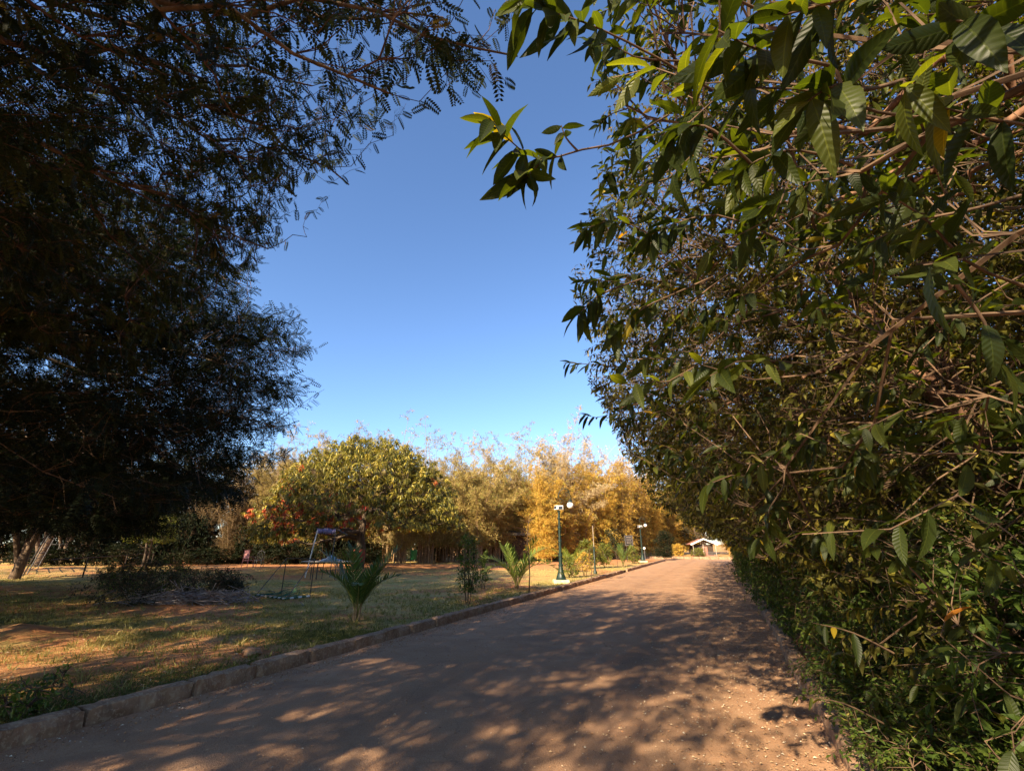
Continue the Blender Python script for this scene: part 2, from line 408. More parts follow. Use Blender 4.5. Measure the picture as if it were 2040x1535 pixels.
M['thatch'] = surf_mat("thatch", (.06, .05, .042), (.13, .115, .095), 9, .95, .8, .03)
M['red_ochre'] = surf_mat("red_ochre", (.22, .05, .035), (.34, .09, .06), 9, .9, .5, .01)
M['brush_wood'] = surf_mat("brush_wood", (.14, .09, .07), (.36, .30, .27), 9, .9, .3, .01)

def mat_kerb():
    m, t, out = new_mat("kerb_stone")
    co = coord(t, 'Object'); oi = t.nodes.new("ShaderNodeObjectInfo")
    va = t.nodes.new("ShaderNodeVectorMath"); va.operation = 'ADD'; t.links.new(co, va.inputs[0])
    cx = t.nodes.new("ShaderNodeCombineXYZ"); t.links.new(math_(t, 'MULTIPLY', oi.outputs["Random"], 40.0), cx.inputs[0]); t.links.new(math_(t, 'MULTIPLY', oi.outputs["Random"], 71.0), cx.inputs[1])
    t.links.new(cx.outputs[0], va.inputs[1]); v = va.outputs[0]
    mp = t.nodes.new("ShaderNodeMapping"); mp.inputs["Scale"].default_value = (9, 9, 1.6); mp.inputs["Rotation"].default_value = (.5, 0, 0); t.links.new(v, mp.inputs[0])
    streak = noise(t, 2.0, 5, .6, mp.outputs[0], .6); n1 = noise(t, 3.5, 6, .65, v, .4); n2 = noise(t, 30, 4, .6, v)
    c = ramp(t, n1, [(.3, (.17, .095, .055)), (.52, (.31, .19, .115)), (.75, (.44, .31, .195))])
    c = mixc(t, math_(t, 'MULTIPLY', ramp(t, streak, [(.45, (0, 0, 0)), (.62, (1, 1, 1))]), .4), c, (.22, .105, .065))
    c = mixc(t, math_(t, 'MULTIPLY', math_(t, 'GREATER_THAN', n2, .56), .35), c, (.50, .38, .25))
    sp = t.nodes.new("ShaderNodeSeparateXYZ"); t.links.new(co, sp.inputs[0])
    low = math_(t, 'MULTIPLY', math_(t, 'SUBTRACT', .16, math_(t, 'ADD', sp.outputs[2], math_(t, 'MULTIPLY', n1, .12)), clamp=True), 6.0, clamp=True)
    c = mixc(t, math_(t, 'MULTIPLY', low, .6), c, (.30, .14, .075))
    p = N_(t, "ShaderNodeBsdfPrincipled", Roughness=.92); p.inputs["Specular IOR Level"].default_value = .2
    t.links.new(c, p.inputs["Base Color"])
    bp = N_(t, "ShaderNodeBump", Strength=.8, Distance=.015); t.links.new(math_(t, 'ADD', streak, math_(t, 'MULTIPLY', n2, .4)), bp.inputs["Height"]); t.links.new(bp.outputs[0], p.inputs["Normal"])
    t.links.new(p.outputs[0], out.inputs[0]); return m
M['kerb'] = mat_kerb()

def mat_road():
    m, t, out = new_mat("road_asphalt")
    co = coord(t, 'Object')
    big = noise(t, .35, 5, .6, co, .8); mid = noise(t, 2.2, 6, .65, co, .4); fine = noise(t, 55, 3, .7, co)
    grit = N_(t, "ShaderNodeTexVoronoi", Scale=95.0); t.links.new(co, grit.inputs["Vector"])
    mp = t.nodes.new("ShaderNodeMapping"); mp.inputs["Scale"].default_value = (1.3, .09, 1); t.links.new(co, mp.inputs[0])
    track = noise(t, 1.5, 4, .55, mp.outputs[0], .3)
    sp = t.nodes.new("ShaderNodeSeparateXYZ"); t.links.new(co, sp.inputs[0])
    asphalt = ramp(t, fine, [(.3, (.15, .080, .043)), (.55, (.32, .185, .10)), (.75, (.50, .31, .18))])
    dust = ramp(t, mid, [(.3, (.36, .18, .092)), (.7, (.49, .29, .165))])
    # more red dirt towards both edges and along wheel tracks
    edge = math_(t, 'MULTIPLY', math_(t, 'SUBTRACT', math_(t, 'ABSOLUTE', math_(t, 'ADD', sp.outputs[0], 2.4)), 2.0, clamp=True), .30)
    far = math_(t, 'MULTIPLY', math_(t, 'SUBTRACT', sp.outputs[1], 6.0), .05, clamp=True)
    k = math_(t, 'ADD', math_(t, 'ADD', math_(t, 'MULTIPLY', track, .6), math_(t, 'MULTIPLY', big, .7)), math_(t, 'ADD', edge, math_(t, 'MULTIPLY', far, .22)))
    k = math_(t, 'MULTIPLY', math_(t, 'SUBTRACT', k, .36, clamp=True), 1.5, clamp=True)
    c = mixc(t, k, asphalt, dust)
    c = mixc(t, math_(t, 'MULTIPLY', math_(t, 'LESS_THAN', grit.outputs["Distance"], .24), .5), c, (.52, .40, .30))
    c = mixc(t, math_(t, 'MULTIPLY', math_(t, 'GREATER_THAN', fine, .60), .45), c, (.08, .055, .04))
    pt = noise(t, .8, 3, .5, co, 1.5)
    c = mixc(t, math_(t, 'MULTIPLY', ramp(t, pt, [(.56, (0, 0, 0)), (.6, (1, 1, 1))]), .25), c, (.17, .10, .07))
    lane = math_(t, 'ADD', math_(t, 'ABSOLUTE', math_(t, 'SUBTRACT', math_(t, 'ABSOLUTE', math_(t, 'ADD', sp.outputs[0], 2.35)), .85)), math_(t, 'MULTIPLY', big, .5))
    lane = math_(t, 'MULTIPLY', math_(t, 'SUBTRACT', .62, lane, clamp=True), 1.6, clamp=True)
    c = mixc(t, math_(t, 'MULTIPLY', lane, .5), c, mixc(t, 1.0, c, (.62, .60, .60), 'MULTIPLY'))
    # hairline cracks
    vc = N_(t, "ShaderNodeTexVoronoi", Scale=.45, feature='DISTANCE_TO_EDGE'); wv = t.nodes.new("ShaderNodeVectorMath"); wv.operation = 'ADD'
    nn = N_(t, "ShaderNodeTexNoise", Scale=1.4, Detail=5); t.links.new(co, nn.inputs["Vector"]); t.links.new(co, wv.inputs[0]); t.links.new(nn.outputs[1], wv.inputs[1]); t.links.new(wv.outputs[0], vc.inputs["Vector"])
    c = mixc(t, math_(t, 'MULTIPLY', math_(t, 'LESS_THAN', vc.outputs["Distance"], .003), .2), c, (.09, .055, .04))
    p = N_(t, "ShaderNodeBsdfPrincipled", Roughness=.9); p.inputs["Specular IOR Level"].default_value = .25
    t.links.new(c, p.inputs["Base Color"])
    bp = N_(t, "ShaderNodeBump", Strength=.9, Distance=.012)
    t.links.new(math_(t, 'ADD', math_(t, 'MULTIPLY', mid, .8), math_(t, 'ADD', fine, math_(t, 'MULTIPLY', grit.outputs["Distance"], -.5))), bp.inputs["Height"]); t.links.new(bp.outputs[0], p.inputs["Normal"])
    t.links.new(p.outputs[0], out.inputs[0]); return m
M['road'] = mat_road()

def mat_lawn():
    m, t, out = new_mat("lawn_earth")
    co = coord(t, 'Object')
    big = noise(t, .22, 4, .6, co, .6); mid = noise(t, 1.1, 6, .65, co, .5); fine = noise(t, 28, 4, .7, co)
    dirt = ramp(t, mid, [(.3, (.36, .14, .055)), (.7, (.54, .26, .12))])
    dry = ramp(t, fine, [(.3, (.24, .17, .05)), (.5, (.44, .32, .11)), (.7, (.62, .47, .19))])
    grn = ramp(t, fine, [(.3, (.055, .055, .014)), (.5, (.13, .12, .03)), (.72, (.26, .22, .06))])
    sp = t.nodes.new("ShaderNodeSeparateXYZ"); t.links.new(co, sp.inputs[0])
    g = math_(t, 'ADD', math_(t, 'MULTIPLY', mid, .9), math_(t, 'MULTIPLY', big, .6))
    farf = math_(t, 'MULTIPLY', math_(t, 'SUBTRACT', sp.outputs[1], 8.0), .09, clamp=True)
    c = mixc(t, math_(t, 'MULTIPLY', math_(t, 'SUBTRACT', math_(t, 'ADD', g, math_(t, 'MULTIPLY', farf, .35)), .60, clamp=True), 5.0, clamp=True), grn, dry)
    r = math_(t, 'ADD', math_(t, 'MULTIPLY', big, 1.0), math_(t, 'MULTIPLY', noise(t, 2.6, 5, .7, co, 1.0), .45))
    c = mixc(t, math_(t, 'MULTIPLY', math_(t, 'SUBTRACT', r, .69, clamp=True), 8.0, clamp=True), c, dirt)
    at = N_(t, "ShaderNodeAttribute", attribute_name="soil")
    c = mixc(t, math_(t, 'MULTIPLY', math_(t, 'ADD', at.outputs["Fac"], math_(t, 'MULTIPLY', math_(t, 'SUBTRACT', mid, .5), .8)), 1.0, clamp=True), c, dirt)
    p = N_(t, "ShaderNodeBsdfPrincipled", Roughness=.95); p.inputs["Specular IOR Level"].default_value = .1
    t.links.new(c, p.inputs["Base Color"])
    bp = N_(t, "ShaderNodeBump", Strength=1.0, Distance=.03); t.links.new(math_(t, 'ADD', math_(t, 'MULTIPLY', mid, 1.5), fine), bp.inputs["Height"]); t.links.new(bp.outputs[0], p.inputs["Normal"])
    t.links.new(p.outputs[0], out.inputs[0]); return m
M['lawn'] = mat_lawn()
M['grass'] = leaf_mat("grass", [(0, (.04, .055, .012)), (.4, (.12, .13, .025)), (.7, (.30, .25, .07)), (1, (.48, .38, .16))], .3, (1.3, 1.3, .6), .6)
M['litter'] = leaf_mat("litter", [(0, (.12, .06, .03)), (.4, (.36, .22, .11)), (.75, (.50, .37, .23)), (1, (.64, .56, .44))], .1, (1, 1, 1), .7)

# ------------------------------------------------------------------ setting
XL, XR = -5.45, 0.66          # road edges
LZ = .11                      # lawn level
def hnoise(x, y):
    return (np.sin(x * .9 + 1.3 * np.sin(y * .55)) * .5 + np.sin(y * 1.3 + x * .4 + 2) * .35 + np.sin(x * 2.3 - y * 1.9) * .2 + np.sin(x * 5.1 + y * 3.3) * .1)
def sheet(name, x0, x1, y0, y1, nx, ny, z, amp, mat, mounds=(), keep=None, soil=None):
    gx = np.linspace(x0, x1, nx + 1); gy = np.linspace(y0, y1, ny + 1)
    X, Y = np.meshgrid(gx, gy); Z = z + amp * hnoise(X, Y)
    S = np.zeros_like(X)
    for (mx, my, rx, ry, h, s) in mounds:
        d = ((X - mx) / rx) ** 2 + ((Y - my) / ry) ** 2
        Z = Z + h * np.exp(-d) * (1 + .35 * np.sin(X * 4.1) * np.sin(Y * 3.7)); S = np.maximum(S, s * np.exp(-d * .7))
    if soil is not None: S = np.maximum(S, soil(X, Y))
    if keep is not None: Z = keep(X, Y, Z)
    V = np.stack([X, Y, Z], -1).reshape(-1, 3)
    i = np.arange(ny)[:, None] * (nx + 1) + np.arange(nx)[None]
    Fq = np.stack([i, i + 1, i + nx + 2, i + nx + 1], -1).reshape(-1, 4)
    me = make_mesh(name, V, Fq, mats=[mat], smooth=True)
    at = me.attributes.new("soil", 'FLOAT', 'POINT'); at.data.foreach_set("value", S.ravel().astype(np.float32))
    return tag(link(name, me), kind="structure")

g0 = sheet("ground", -1500, 1500, -1500, 1500, 60, 60, -.06, 0, M['lawn'], soil=lambda X, Y: X * 0 + .3)
sheet("road", XL - .05, XR + .1, -30, 56.2, 24, 300, 0.0, .006, M['road'])
sheet("cross_road", -70, XL - .05, 49.6, 56.2, 60, 6, 0.0, .004, M['road'])
mg = G(372, 1117, LZ); mp_ = G(30, 1266, LZ); mbr = G(120, 1135, LZ)
bam_line = [G(px, py, LZ) for px, py in ((330, 1120), (520, 1126), (700, 1126), (900, 1128), (1060, 1124), (1200, 1117), (1310, 1112))]
def soil_fn(X, Y):
    # the belt of bare red soil under the bamboo and around the mango tree
    s = np.zeros_like(X)
    for i in range(len(bam_line) - 1):
        a = np.array(bam_line[i][:2]); b = np.array(bam_line[i + 1][:2]); ab = b - a
        t = np.clip(((X - a[0]) * ab[0] + (Y - a[1]) * ab[1]) / (ab @ ab), 0, 1)
        d = np.hypot(X - a[0] - t * ab[0], Y - a[1] - t * ab[1]); s = np.maximum(s, np.clip(1.45 - d / 3.8, 0, 1))
    return s
mt = G(712, 1134, LZ)
lawn = sheet("lawn", -60, XL - .16, -14, 49.5, 180, 210, LZ - .012, .022, M['lawn'],
      mounds=[(mg[0], mg[1], 2.4, .9, .38, .9), (mp_[0], mp_[1], 1.1, .5, .16, .5), (mbr[0], mbr[1], 3.5, 2.0, .14, .8), (mt[0], mt[1], 3.5, 3.0, .06, .8),
              (*G(60, 1345, LZ)[:2], 2.2, .45, .02, .62), (*G(230, 1310, LZ)[:2], 1.5, .5, .02, .5), (*G(60, 1175, LZ)[:2], 4.0, 2.0, .03, .7), (*G(330, 1210, LZ)[:2], 2.2, .9, .05, .9)],
      keep=lambda X, Y, Z: np.where(X > XL - .5, np.minimum(Z, LZ - .01), Z), soil=soil_fn)
sheet("verge", XR + .12, 40, -14, 56, 60, 120, .11, .02, M['lawn'], soil=lambda X, Y: np.clip(1.2 - (X - XR) * .2, 0, 1))
sheet("far_lawn", -70, 60, 56.45, 120, 60, 40, .11, .03, M['lawn'], soil=lambda X, Y: X * 0 + .3)

# kerb blocks, each a thing of its own
def kerb_block(rng, L, w=.17, h=.34, chip=.016):
    nx, ny, nz = 3, 10, 4
    bmv = MB(); V = []; idx = {}
    # shell of a subdivided block with chipped edges
    Fq = []
    def vid(i, j, k):
        if (i, j, k) not in idx:
            x = (i / nx - .5) * w; y = (j / ny - .5) * L; z = k / nz * h
            ed = (i in (0, nx)) + (j in (0, ny)) + (k == nz)
            p = np.array((x, y, z)) + rng.normal(0, .0048, 3)
            if ed >= 2:
                c = rng.uniform(.3, 1.6) * chip
                p -= np.array((np.sign(x) * c if i in (0, nx) else 0, np.sign(y) * c if j in (0, ny) else 0, c if k == nz else 0))
            idx[(i, j, k)] = len(V); V.append(p)
        return idx[(i, j, k)]
    for j in range(ny):
        for k in range(nz):
            for i, s in ((0, 1), (nx, -1)): Fq.append([vid(i, j, k), vid(i, j, k + 1), vid(i, j + 1, k + 1), vid(i, j + 1, k)][::s])
        for i in range(nx): Fq.append([vid(i, j, nz), vid(i + 1, j, nz), vid(i + 1, j + 1, nz), vid(i, j + 1, nz)])
    for k in range(nz):
        for i in range(nx):
            for j, s in ((0, 1), (ny, -1)): Fq.append([vid(i, j, k), vid(i + 1, j, k), vid(i + 1, j, k + 1), vid(i, j, k + 1)][::s])
    return make_mesh("kerb_block", np.array(V), np.array(Fq), mats=[M['kerb']])
rng = np.random.default_rng(5)
kv = [kerb_block(rng, 1.0, .20) for _ in range(6)]
def kerb_row(p0, p1, L, label, group, z=-.18):
    p0 = np.array(p0); p1 = np.array(p1); T = np.linalg.norm(p1 - p0); d = (p1 - p0) / T
    rz = math.atan2(d[1], d[0]) - pi / 2; s = 0; k = 0
    while s < T - .2:
        l = min(L * rng.uniform(.78, 1.2), T - s)
        c = p0 + d * (s + l / 2)
        o = link("kerb_block", kv[rng.integers(6)], loc=(c[0] + rng.normal(0, .008), c[1], z + rng.normal(0, .006)), rz=rz + rng.normal(0, .008))
        o.rotation_euler[1] = rng.normal(0, .02); o.scale = (1, (l - rng.uniform(.006, .03)), 1)
        tag(o, label % ORD[k], "kerb", group); k += 1
        s += l
kerb_row((XL - .10, 2.0), (XL - .10, 28.0), .92, "worn sandstone kerb block by the lawn, %s from the viewer in the left row", "kerb blocks along the lawn")
kerb_row((XL - .14, 29.2), (XL - .2, 49.3), .92, "pale kerb block by the far lamp, %s beyond the gap in the left row", "kerb blocks beyond the gap")
kerb_row((XR + .02, 1.0), (XR + .02, 50), .95, "reddish kerb block half under the hedge, %s from the viewer", "kerb blocks under the hedge", z=-.19)
kerb_row((-16, 56.33), (3, 56.33), .95, "cream kerb block across the far road end, %s from the left", "kerb blocks at the far end", z=-.10)

# ------------------------------------------------------------------ tree builder
def build_tree(name, label, catg, trunks, levels, leaf, bark, twigm, leafm, seed=1, group=None, loc=(0, 0, 0), sides=(10, 7, 5, 4, 3), filt=None, leaf_filter=None, limb_levels=1):
    """trunks: list of (pts, radii); levels: grow levels (tips in local space); leaf: dict"""
    rng = np.random.default_rng(seed)
    root = empty(name, label, catg, loc, 0, group)
    allt = trunks[0][0] if len(trunks) == 1 else np.concatenate([np.array(t[0], float)[max(1, len(t[0]) // 2):] for t in trunks])
    tr = trunks[0][1] if len(trunks) == 1 else np.concatenate([np.array(t[1], float)[max(1, len(t[0]) // 2):] for t in trunks])
    sets = grow(rng, allt, tr, levels, root=trunks[0][0][0])
    mb = []; n = 0
    for pts, rr in trunks:
        V, Fq = tubes(np.array([pts], float), np.array([rr], float), sides[0]); mb.append((V, Fq + n)); n += len(V)
    for P, R in sets[:limb_levels]:
        V, Fq = tubes(P, R, sides[1]); mb.append((V, Fq + n)); n += len(V)
    link("trunk", make_mesh("trunk", np.concatenate([a for a, _ in mb]), np.concatenate([b for _, b in mb]), mats=[bark], smooth=True), root)
    rest = sets[limb_levels:]
    if rest:
        V, Fq = tubeset(rest, [4] * (len(rest) - 1) + [3])
        link("branch", make_mesh("branch", V, Fq, mats=[twigm]), root)
    P = sets[-1][0]
    if 'also' in leaf: P = np.concatenate([P[:, ::1]])
    pos, d, nr, ti = leaves_on(rng, P, leaf['m'], leaf.get('t0', .3), leaf.get('a', .5), leaf.get('b', 1.0), leaf.get('droop', .3), leaf.get('up', 1.0), leaf.get('nj', .5), leaf.get('whorl', 0))
    tw = rng.random(len(P)) ; tint = leaf.get('tb', .1) + leaf.get('ts', .6) * (.45 * tw[ti] + .55 * rng.random(len(pos)))
    if 'tintf' in leaf: tint = leaf['tintf'](rng, pos, tint, P[ti, -1])
    odd = rng.random(len(pos)) < leaf.get('odd', .015); tint = np.where(odd, rng.uniform(.9, 1, len(pos)), tint)
    size = leaf['size'] * rng.uniform(.55, 1.15, len(pos))
    if leaf_filter is not None:
        k = leaf_filter(pos + np.array(loc), d, size); pos, d, nr, size, tint = pos[k], d[k], nr[k], size[k], tint[k]
    parts = []
    tp = leaf['tpl']
    pick = rng.integers(0, len(tp), len(pos))
    for i, tpl in enumerate(tp):
        k = pick == i
        if k.any(): parts.append(place_leaves(tpl, pos[k], d[k], nr[k], size[k], np.clip(tint[k], 0, 1)))
    V, Fq, uv, T = cat(parts)
    link("crown", make_mesh("crown", V, Fq, uv, T, [leafm], smooth=leaf.get('smooth', False)), root)
    return root
def curve_pts(pts, n=12):
    pts = np.array(pts, float); t = np.linspace(0, len(pts) - 1, n)
    out = []
    for s in t:
        i = min(int(s), len(pts) - 2); f = s - i
        p0 = pts[max(i - 1, 0)]; p1 = pts[i]; p2 = pts[i + 1]; p3 = pts[min(i + 2, len(pts) - 1)]
        out.append(.5 * ((2 * p1) + (-p0 + p2) * f + (2 * p0 - 5 * p1 + 4 * p2 - p3) * f * f + (-p0 + 3 * p1 - 3 * p2 + p3) * f ** 3))
    return np.array(out)
def sample(n, fn, rng, batch=6000):
    out = []; c = 0
    for _ in range(60):
        q = fn(rng, batch)
        if len(q): out.append(q); c += len(q)
        if c >= n: break
    q = np.concatenate(out); return q[:n]

BIG = [tpl_leaf(6, .30, .35, .30, .008), tpl_leaf(6, .33, .15, .45, .012), tpl_leaf(6, .27, .5, .15, .005)]
MID = [tpl_leaf(2, .36, .3, .25), tpl_leaf(2, .32, .15, .4)]
SMALL = [tpl_diamond(.38, .3)]
PIN_HI = [tpl_pinnate(8, .25, .125, .22), tpl_pinnate(7, .28, .13, .45)]
PIN_LO = [tpl_pinnate(6, .26, .12, .3)]

# --- right-hand row of trees that overhangs the road
EDGE = np.array([(-400, 1150), (0, 1150), (100, 1150), (200, 1165), (300, 1180), (400, 1165), (450, 1130), (520, 1125), (600, 1130), (680, 1150), (740, 1150), (800, 1180), (880, 1215), (960, 1265), (1040, 1310), (1085, 1410), (1130, 1440), (1290, 1555), (1535, 1725), (2200, 2100)], float)
def right_ok(P, margin=0.0):
    px, py, d = project(P)
    e = np.interp(py, EDGE[:, 0], EDGE[:, 1])
    return (d > .3) & (px > e + margin) | (d <= .3)
def row_sampler(yc, hw, xc, zmax=7.6, zmin=.5, near=.95, shell=.35, xmax=3.2):
    def fn(rng, n):
        y = yc + rng.uniform(-hw, hw, n); z = rng.uniform(zmin, zmax, n)
        f = rng.random(n) ** .8
        lim = np.interp(z, [0, 1.2, 2.2, 3.5, 6, 8], [.75, .55, -.9, -2.0, -2.3, -1.2]) - (.9 if yc > 8 else 0) * np.clip((z - 1.6) / 1.5, 0, 1)
        # crown outline: rounded at the top
        taper = np.sqrt(np.clip(1 - ((z - 3.6) / (zmax - 3.2)) ** 2, .05, 1)); taper = np.where(z < 3.6, 1, taper)
        lim = xc + (lim - xc) * taper
        x = lim + f * (xc + xmax * taper - lim)
        P = np.stack([x, y, z], -1)
        k = ((y - yc) / hw) ** 2 * .6 + rng.random(n) * .4 < taper ** 2 + .1
        k &= np.linalg.norm(P - np.array([0, 0, CAM_H]), axis=1) > near
        k &= right_ok(P, 12)
        return P[k]
    return fn
row_specs = [  # y, x, half width, tips lvl1, lvl2, twigs, leaf size, template, leaves per twig
    (2.2, 2.9, 2.3, 18, 230, 2700, .12, BIG, 10, 'leaf_big'),
    (5.6, 2.8, 2.4, 16, 280, 6200, .10, MID, 15, 'leaf_row'),
    (9.4, 2.7, 2.7, 16, 280, 7200, .10, MID, 12, 'leaf_row'),
    (13.6, 2.6, 2.9, 14, 240, 5600, .105, MID, 12, 'leaf_row'),
    (18.4, 2.6, 3.2, 14, 200, 4400, .12, SMALL, 12, 'leaf_row'),
    (24.0, 2.6, 3.6, 14, 180, 4000, .14, SMALL, 12, 'leaf_row'),
    (31.0, 2.7, 4.2, 14, 160, 3600, .16, SMALL, 12, 'leaf_row'),
    (39.0, 2.8, 4.6, 14, 150, 3200, .18, SMALL, 12, 'leaf_row'),
]
ROWL = ["broad leaved tree on the right nearest the viewer, large dark leaves hanging overhead",
        "second tree of the right hand row, its reddish leaning trunks showing through thin twigs",
        "third tree of the right hand row, its leaf tips standing out against the sky",
        "fourth tree of the right hand row with dense foliage down to the hedge",
        "fifth tree of the right hand row, overhanging the road where its shade begins",
        "sixth tree of the right hand row, small in the distance over the road",
        "seventh tree of the right hand row, just before the last one",
        "last tree of the right hand row beside the far hut"]
for i, (y, x, hw, n1, n2, n3, ls, tp, m, mt_) in enumerate(row_specs):
    rng = np.random.default_rng(100 + i)
    smp = row_sampler(y, hw, x)
    base = np.array([x, y, 0])
    tips = [q - base for q in (sample(n1, row_sampler(y, hw * .8, x, 6.8, 2.2), rng), sample(n2, smp, rng), sample(n3, smp, rng))]
    trunks = [(curve_pts([(0, 0, .0), (-.15, .1, 1.2), (-.5, .0, 2.4), (-1.0, -.1, 3.7), (-1.3, .1, 4.8)], 12), np.linspace(.15, .06, 12)),
              (curve_pts([(.15, .2, 0), (.2, .5, 1.3), (-.1, .9, 2.8), (-.1, 1.1, 4.5)], 10), np.linspace(.11, .045, 10)),
              (curve_pts([(.1, -.2, 0), (.3, -.5, 1.4), (.7, -.9, 3.0), (.8, -1.1, 4.8)], 10), np.linspace(.10, .04, 10))]
    hi = i < 3
    lv = [dict(q=tips[0], K=12, r0=.042, r1=.012, wob=.045, sag=-.1), dict(q=tips[1], K=8, r0=.011, r1=.004, wob=.055, sag=.2),
          dict(q=tips[2], K=6, r0=.0042 if hi else .007, r1=.0014 if hi else .0035, wob=.06, sag=.3)]
    lf = dict(m=m, size=ls, tpl=tp, t0=.25, a=.6, b=.8, droop=.55, up=1.0, nj=.6, whorl=.35, tb=.05, ts=.85, odd=.02, smooth=(tp is BIG))
    def lfl(P, d, s):
        tip = P + d * s[:, None]
        k = right_ok(tip, 0) & (np.linalg.norm(P - np.array([0, 0, CAM_H]), axis=1) > .55) & (np.linalg.norm(tip - np.array([0, 0, CAM_H]), axis=1) > .5)
        return k
    build_tree("broadleaf_tree", ROWL[i], "tree", trunks, lv, lf, M['bark_red'], M['twig'], M[mt_], 200 + i, "trees of the right hand row", tuple(base), leaf_filter=lfl)

# leafy shoots of the nearest tree that hang close in front of the viewer
def PD(px, py, d):
    """point seen at a pixel, d metres along the view axis"""
    u = (px - 1020) / F_PX * d; v = (767.5 - py) / F_PX * d
    f = d * cos(PITCH) - v * sin(PITCH); z = d * sin(PITCH) + v * cos(PITCH)
    return np.array(CW(u, f, CAM_H + z))
near_root = [o for o in bpy.data.objects if o.get("label") == ROWL[0]][0]
nb0 = np.array(near_root.location)
shoots = [  # polyline of (px, py, depth), leaves, size
    ([(1330, 230, 1.9), (1235, 282, 1.75), (1150, 300, 1.65), (1080, 318, 1.6), (1020, 285, 1.5), (975, 235, 1.42)], 24, .165),
    ([(1150, 300, 1.65), (1128, 275, 1.65), (1118, 250, 1.65)], 5, .075),
    ([(1080, 318, 1.6), (1062, 340, 1.55), (1048, 352, 1.5)], 9, .185),
    ([(1420, 180, 1.5), (1300, 110, 1.4), (1200, 60, 1.35), (1120, 30, 1.3), (1040, 10, 1.3)], 24, .155),
    ([(1500, 330, 1.2), (1430, 265, 1.15), (1380, 250, 1.15), (1330, 285, 1.15)], 12, .14),
    ([(1650, 130, 1.0), (1560, 110, .95), (1500, 95, .92), (1430, 60, .92)], 12, .15),
    ([(1800, 160, .95), (1720, 180, .9), (1660, 170, .88), (1600, 210, .88)], 11, .15),
    ([(1900, -40, .95), (1760, -20, .9), (1640, 10, .85), (1560, 30, .85)], 12, .16),
    ([(2080, 100, .85), (1980, 60, .8), (1900, 40, .78)], 7, .17),
    ([(2120, 260, .95), (1990, 240, .9), (1880, 215, .88)], 6, .16),
    ([(1700, 330, 1.3), (1600, 300, 1.25), (1530, 310, 1.2), (1460, 350, 1.2)], 14, .14),
    ([(1560, 480, 1.7), (1440, 430, 1.6), (1360, 440, 1.6), (1290, 470, 1.6)], 16, .13),
    ([(1400, 560, 2.4), (1300, 470, 2.3), (1220, 440, 2.2), (1160, 460, 2.2)], 18, .13),
    ([(1400, 640, 2.9), (1290, 570, 2.8), (1210, 560, 2.7), (1150, 560, 2.7)], 20, .13),
    ([(1330, 740, 3.6), (1230, 730, 3.5), (1170, 725, 3.4), (1128, 722, 3.4)], 12, .13),
    ([(1380, 830, 4.2), (1280, 800, 4.1), (1200, 830, 4.0), (1165, 825, 4.0)], 12, .13),
    ([(1900, 560, 1.0), (1960, 640, 1.0), (1985, 720, 1.0)], 6, .13),
    ([(1720, 640, 1.7), (1660, 600, 1.65), (1590, 560, 1.6)], 8, .12),
    ([(1640, 430, 1.5), (1560, 400, 1.5), (1500, 420, 1.5)], 10, .13),
    ([(1780, 1300, 1.9), (1700, 1260, 1.85), (1620, 1240, 1.8)], 8, .12),
    ([(1760, 1440, 2.1), (1680, 1400, 2.05), (1590, 1385, 2.0)], 7, .065),
    ([(1860, 1180, 1.7), (1800, 1120, 1.65), (1720, 1080, 1.6)], 8, .10),
]
rs = np.random.default_rng(12)
for k in range(40):      # many more hanging shoots across the upper right
    x0 = rs.uniform(1190, 2020); y0 = rs.uniform(-40, 620); dd = rs.uniform(1.0, 2.6) if x0 > 1400 else rs.uniform(1.7, 3.2)
    L_ = rs.uniform(150, 260) / dd * 1.3; an = rs.normal(0, .45)
    x1 = max(x0 - L_ * cos(an), 1150 + 60 * rs.random())
    shoots.append(([(x0 + .5 * L_, y0 - .35 * L_ * (an + .3), dd + .1), (x0, y0, dd), ((x0 + x1) / 2, y0 + L_ * (.5 * sin(an) + .05), dd - .03), (x1, y0 + L_ * (sin(an) + .22), dd - .05)], int(rs.integers(9, 17)), float(rs.uniform(.09, .135))))
rng = np.random.default_rng(77)
for pl, nl_, sz in shoots:
    P = curve_pts([PD(*q) for q in pl], 9) - nb0
    V, Fq = tubes(P[None], np.linspace(.0045, .0018, 9)[None], 6); sh = link("shoot", make_mesh("shoot", V, Fq, mats=[M['twig']], smooth=True), near_root)
    pos, d, nr, ti = leaves_on(rng, P[None], nl_, .30, .55, .75, .65, 1.0, .55, whorl=.25)
    sz_ = sz * rng.uniform(.6, 1.1, len(pos)); tip = pos + d * sz_[:, None] + nb0
    k = np.linalg.norm(tip - np.array([0, 0, CAM_H]), axis=1) > .42
    V, Fq, uv, T = place_leaves(BIG[rng.integers(3)], pos[k], d[k], nr[k], sz_[k], np.where(rng.random(k.sum()) < .008, .93, np.clip(rng.beta(2, 3.6, k.sum()), 0, .9)))
    link("leaf_cluster", make_mesh("leaf_cluster", V, Fq, uv, T, [M['leaf_big']], smooth=True), sh)

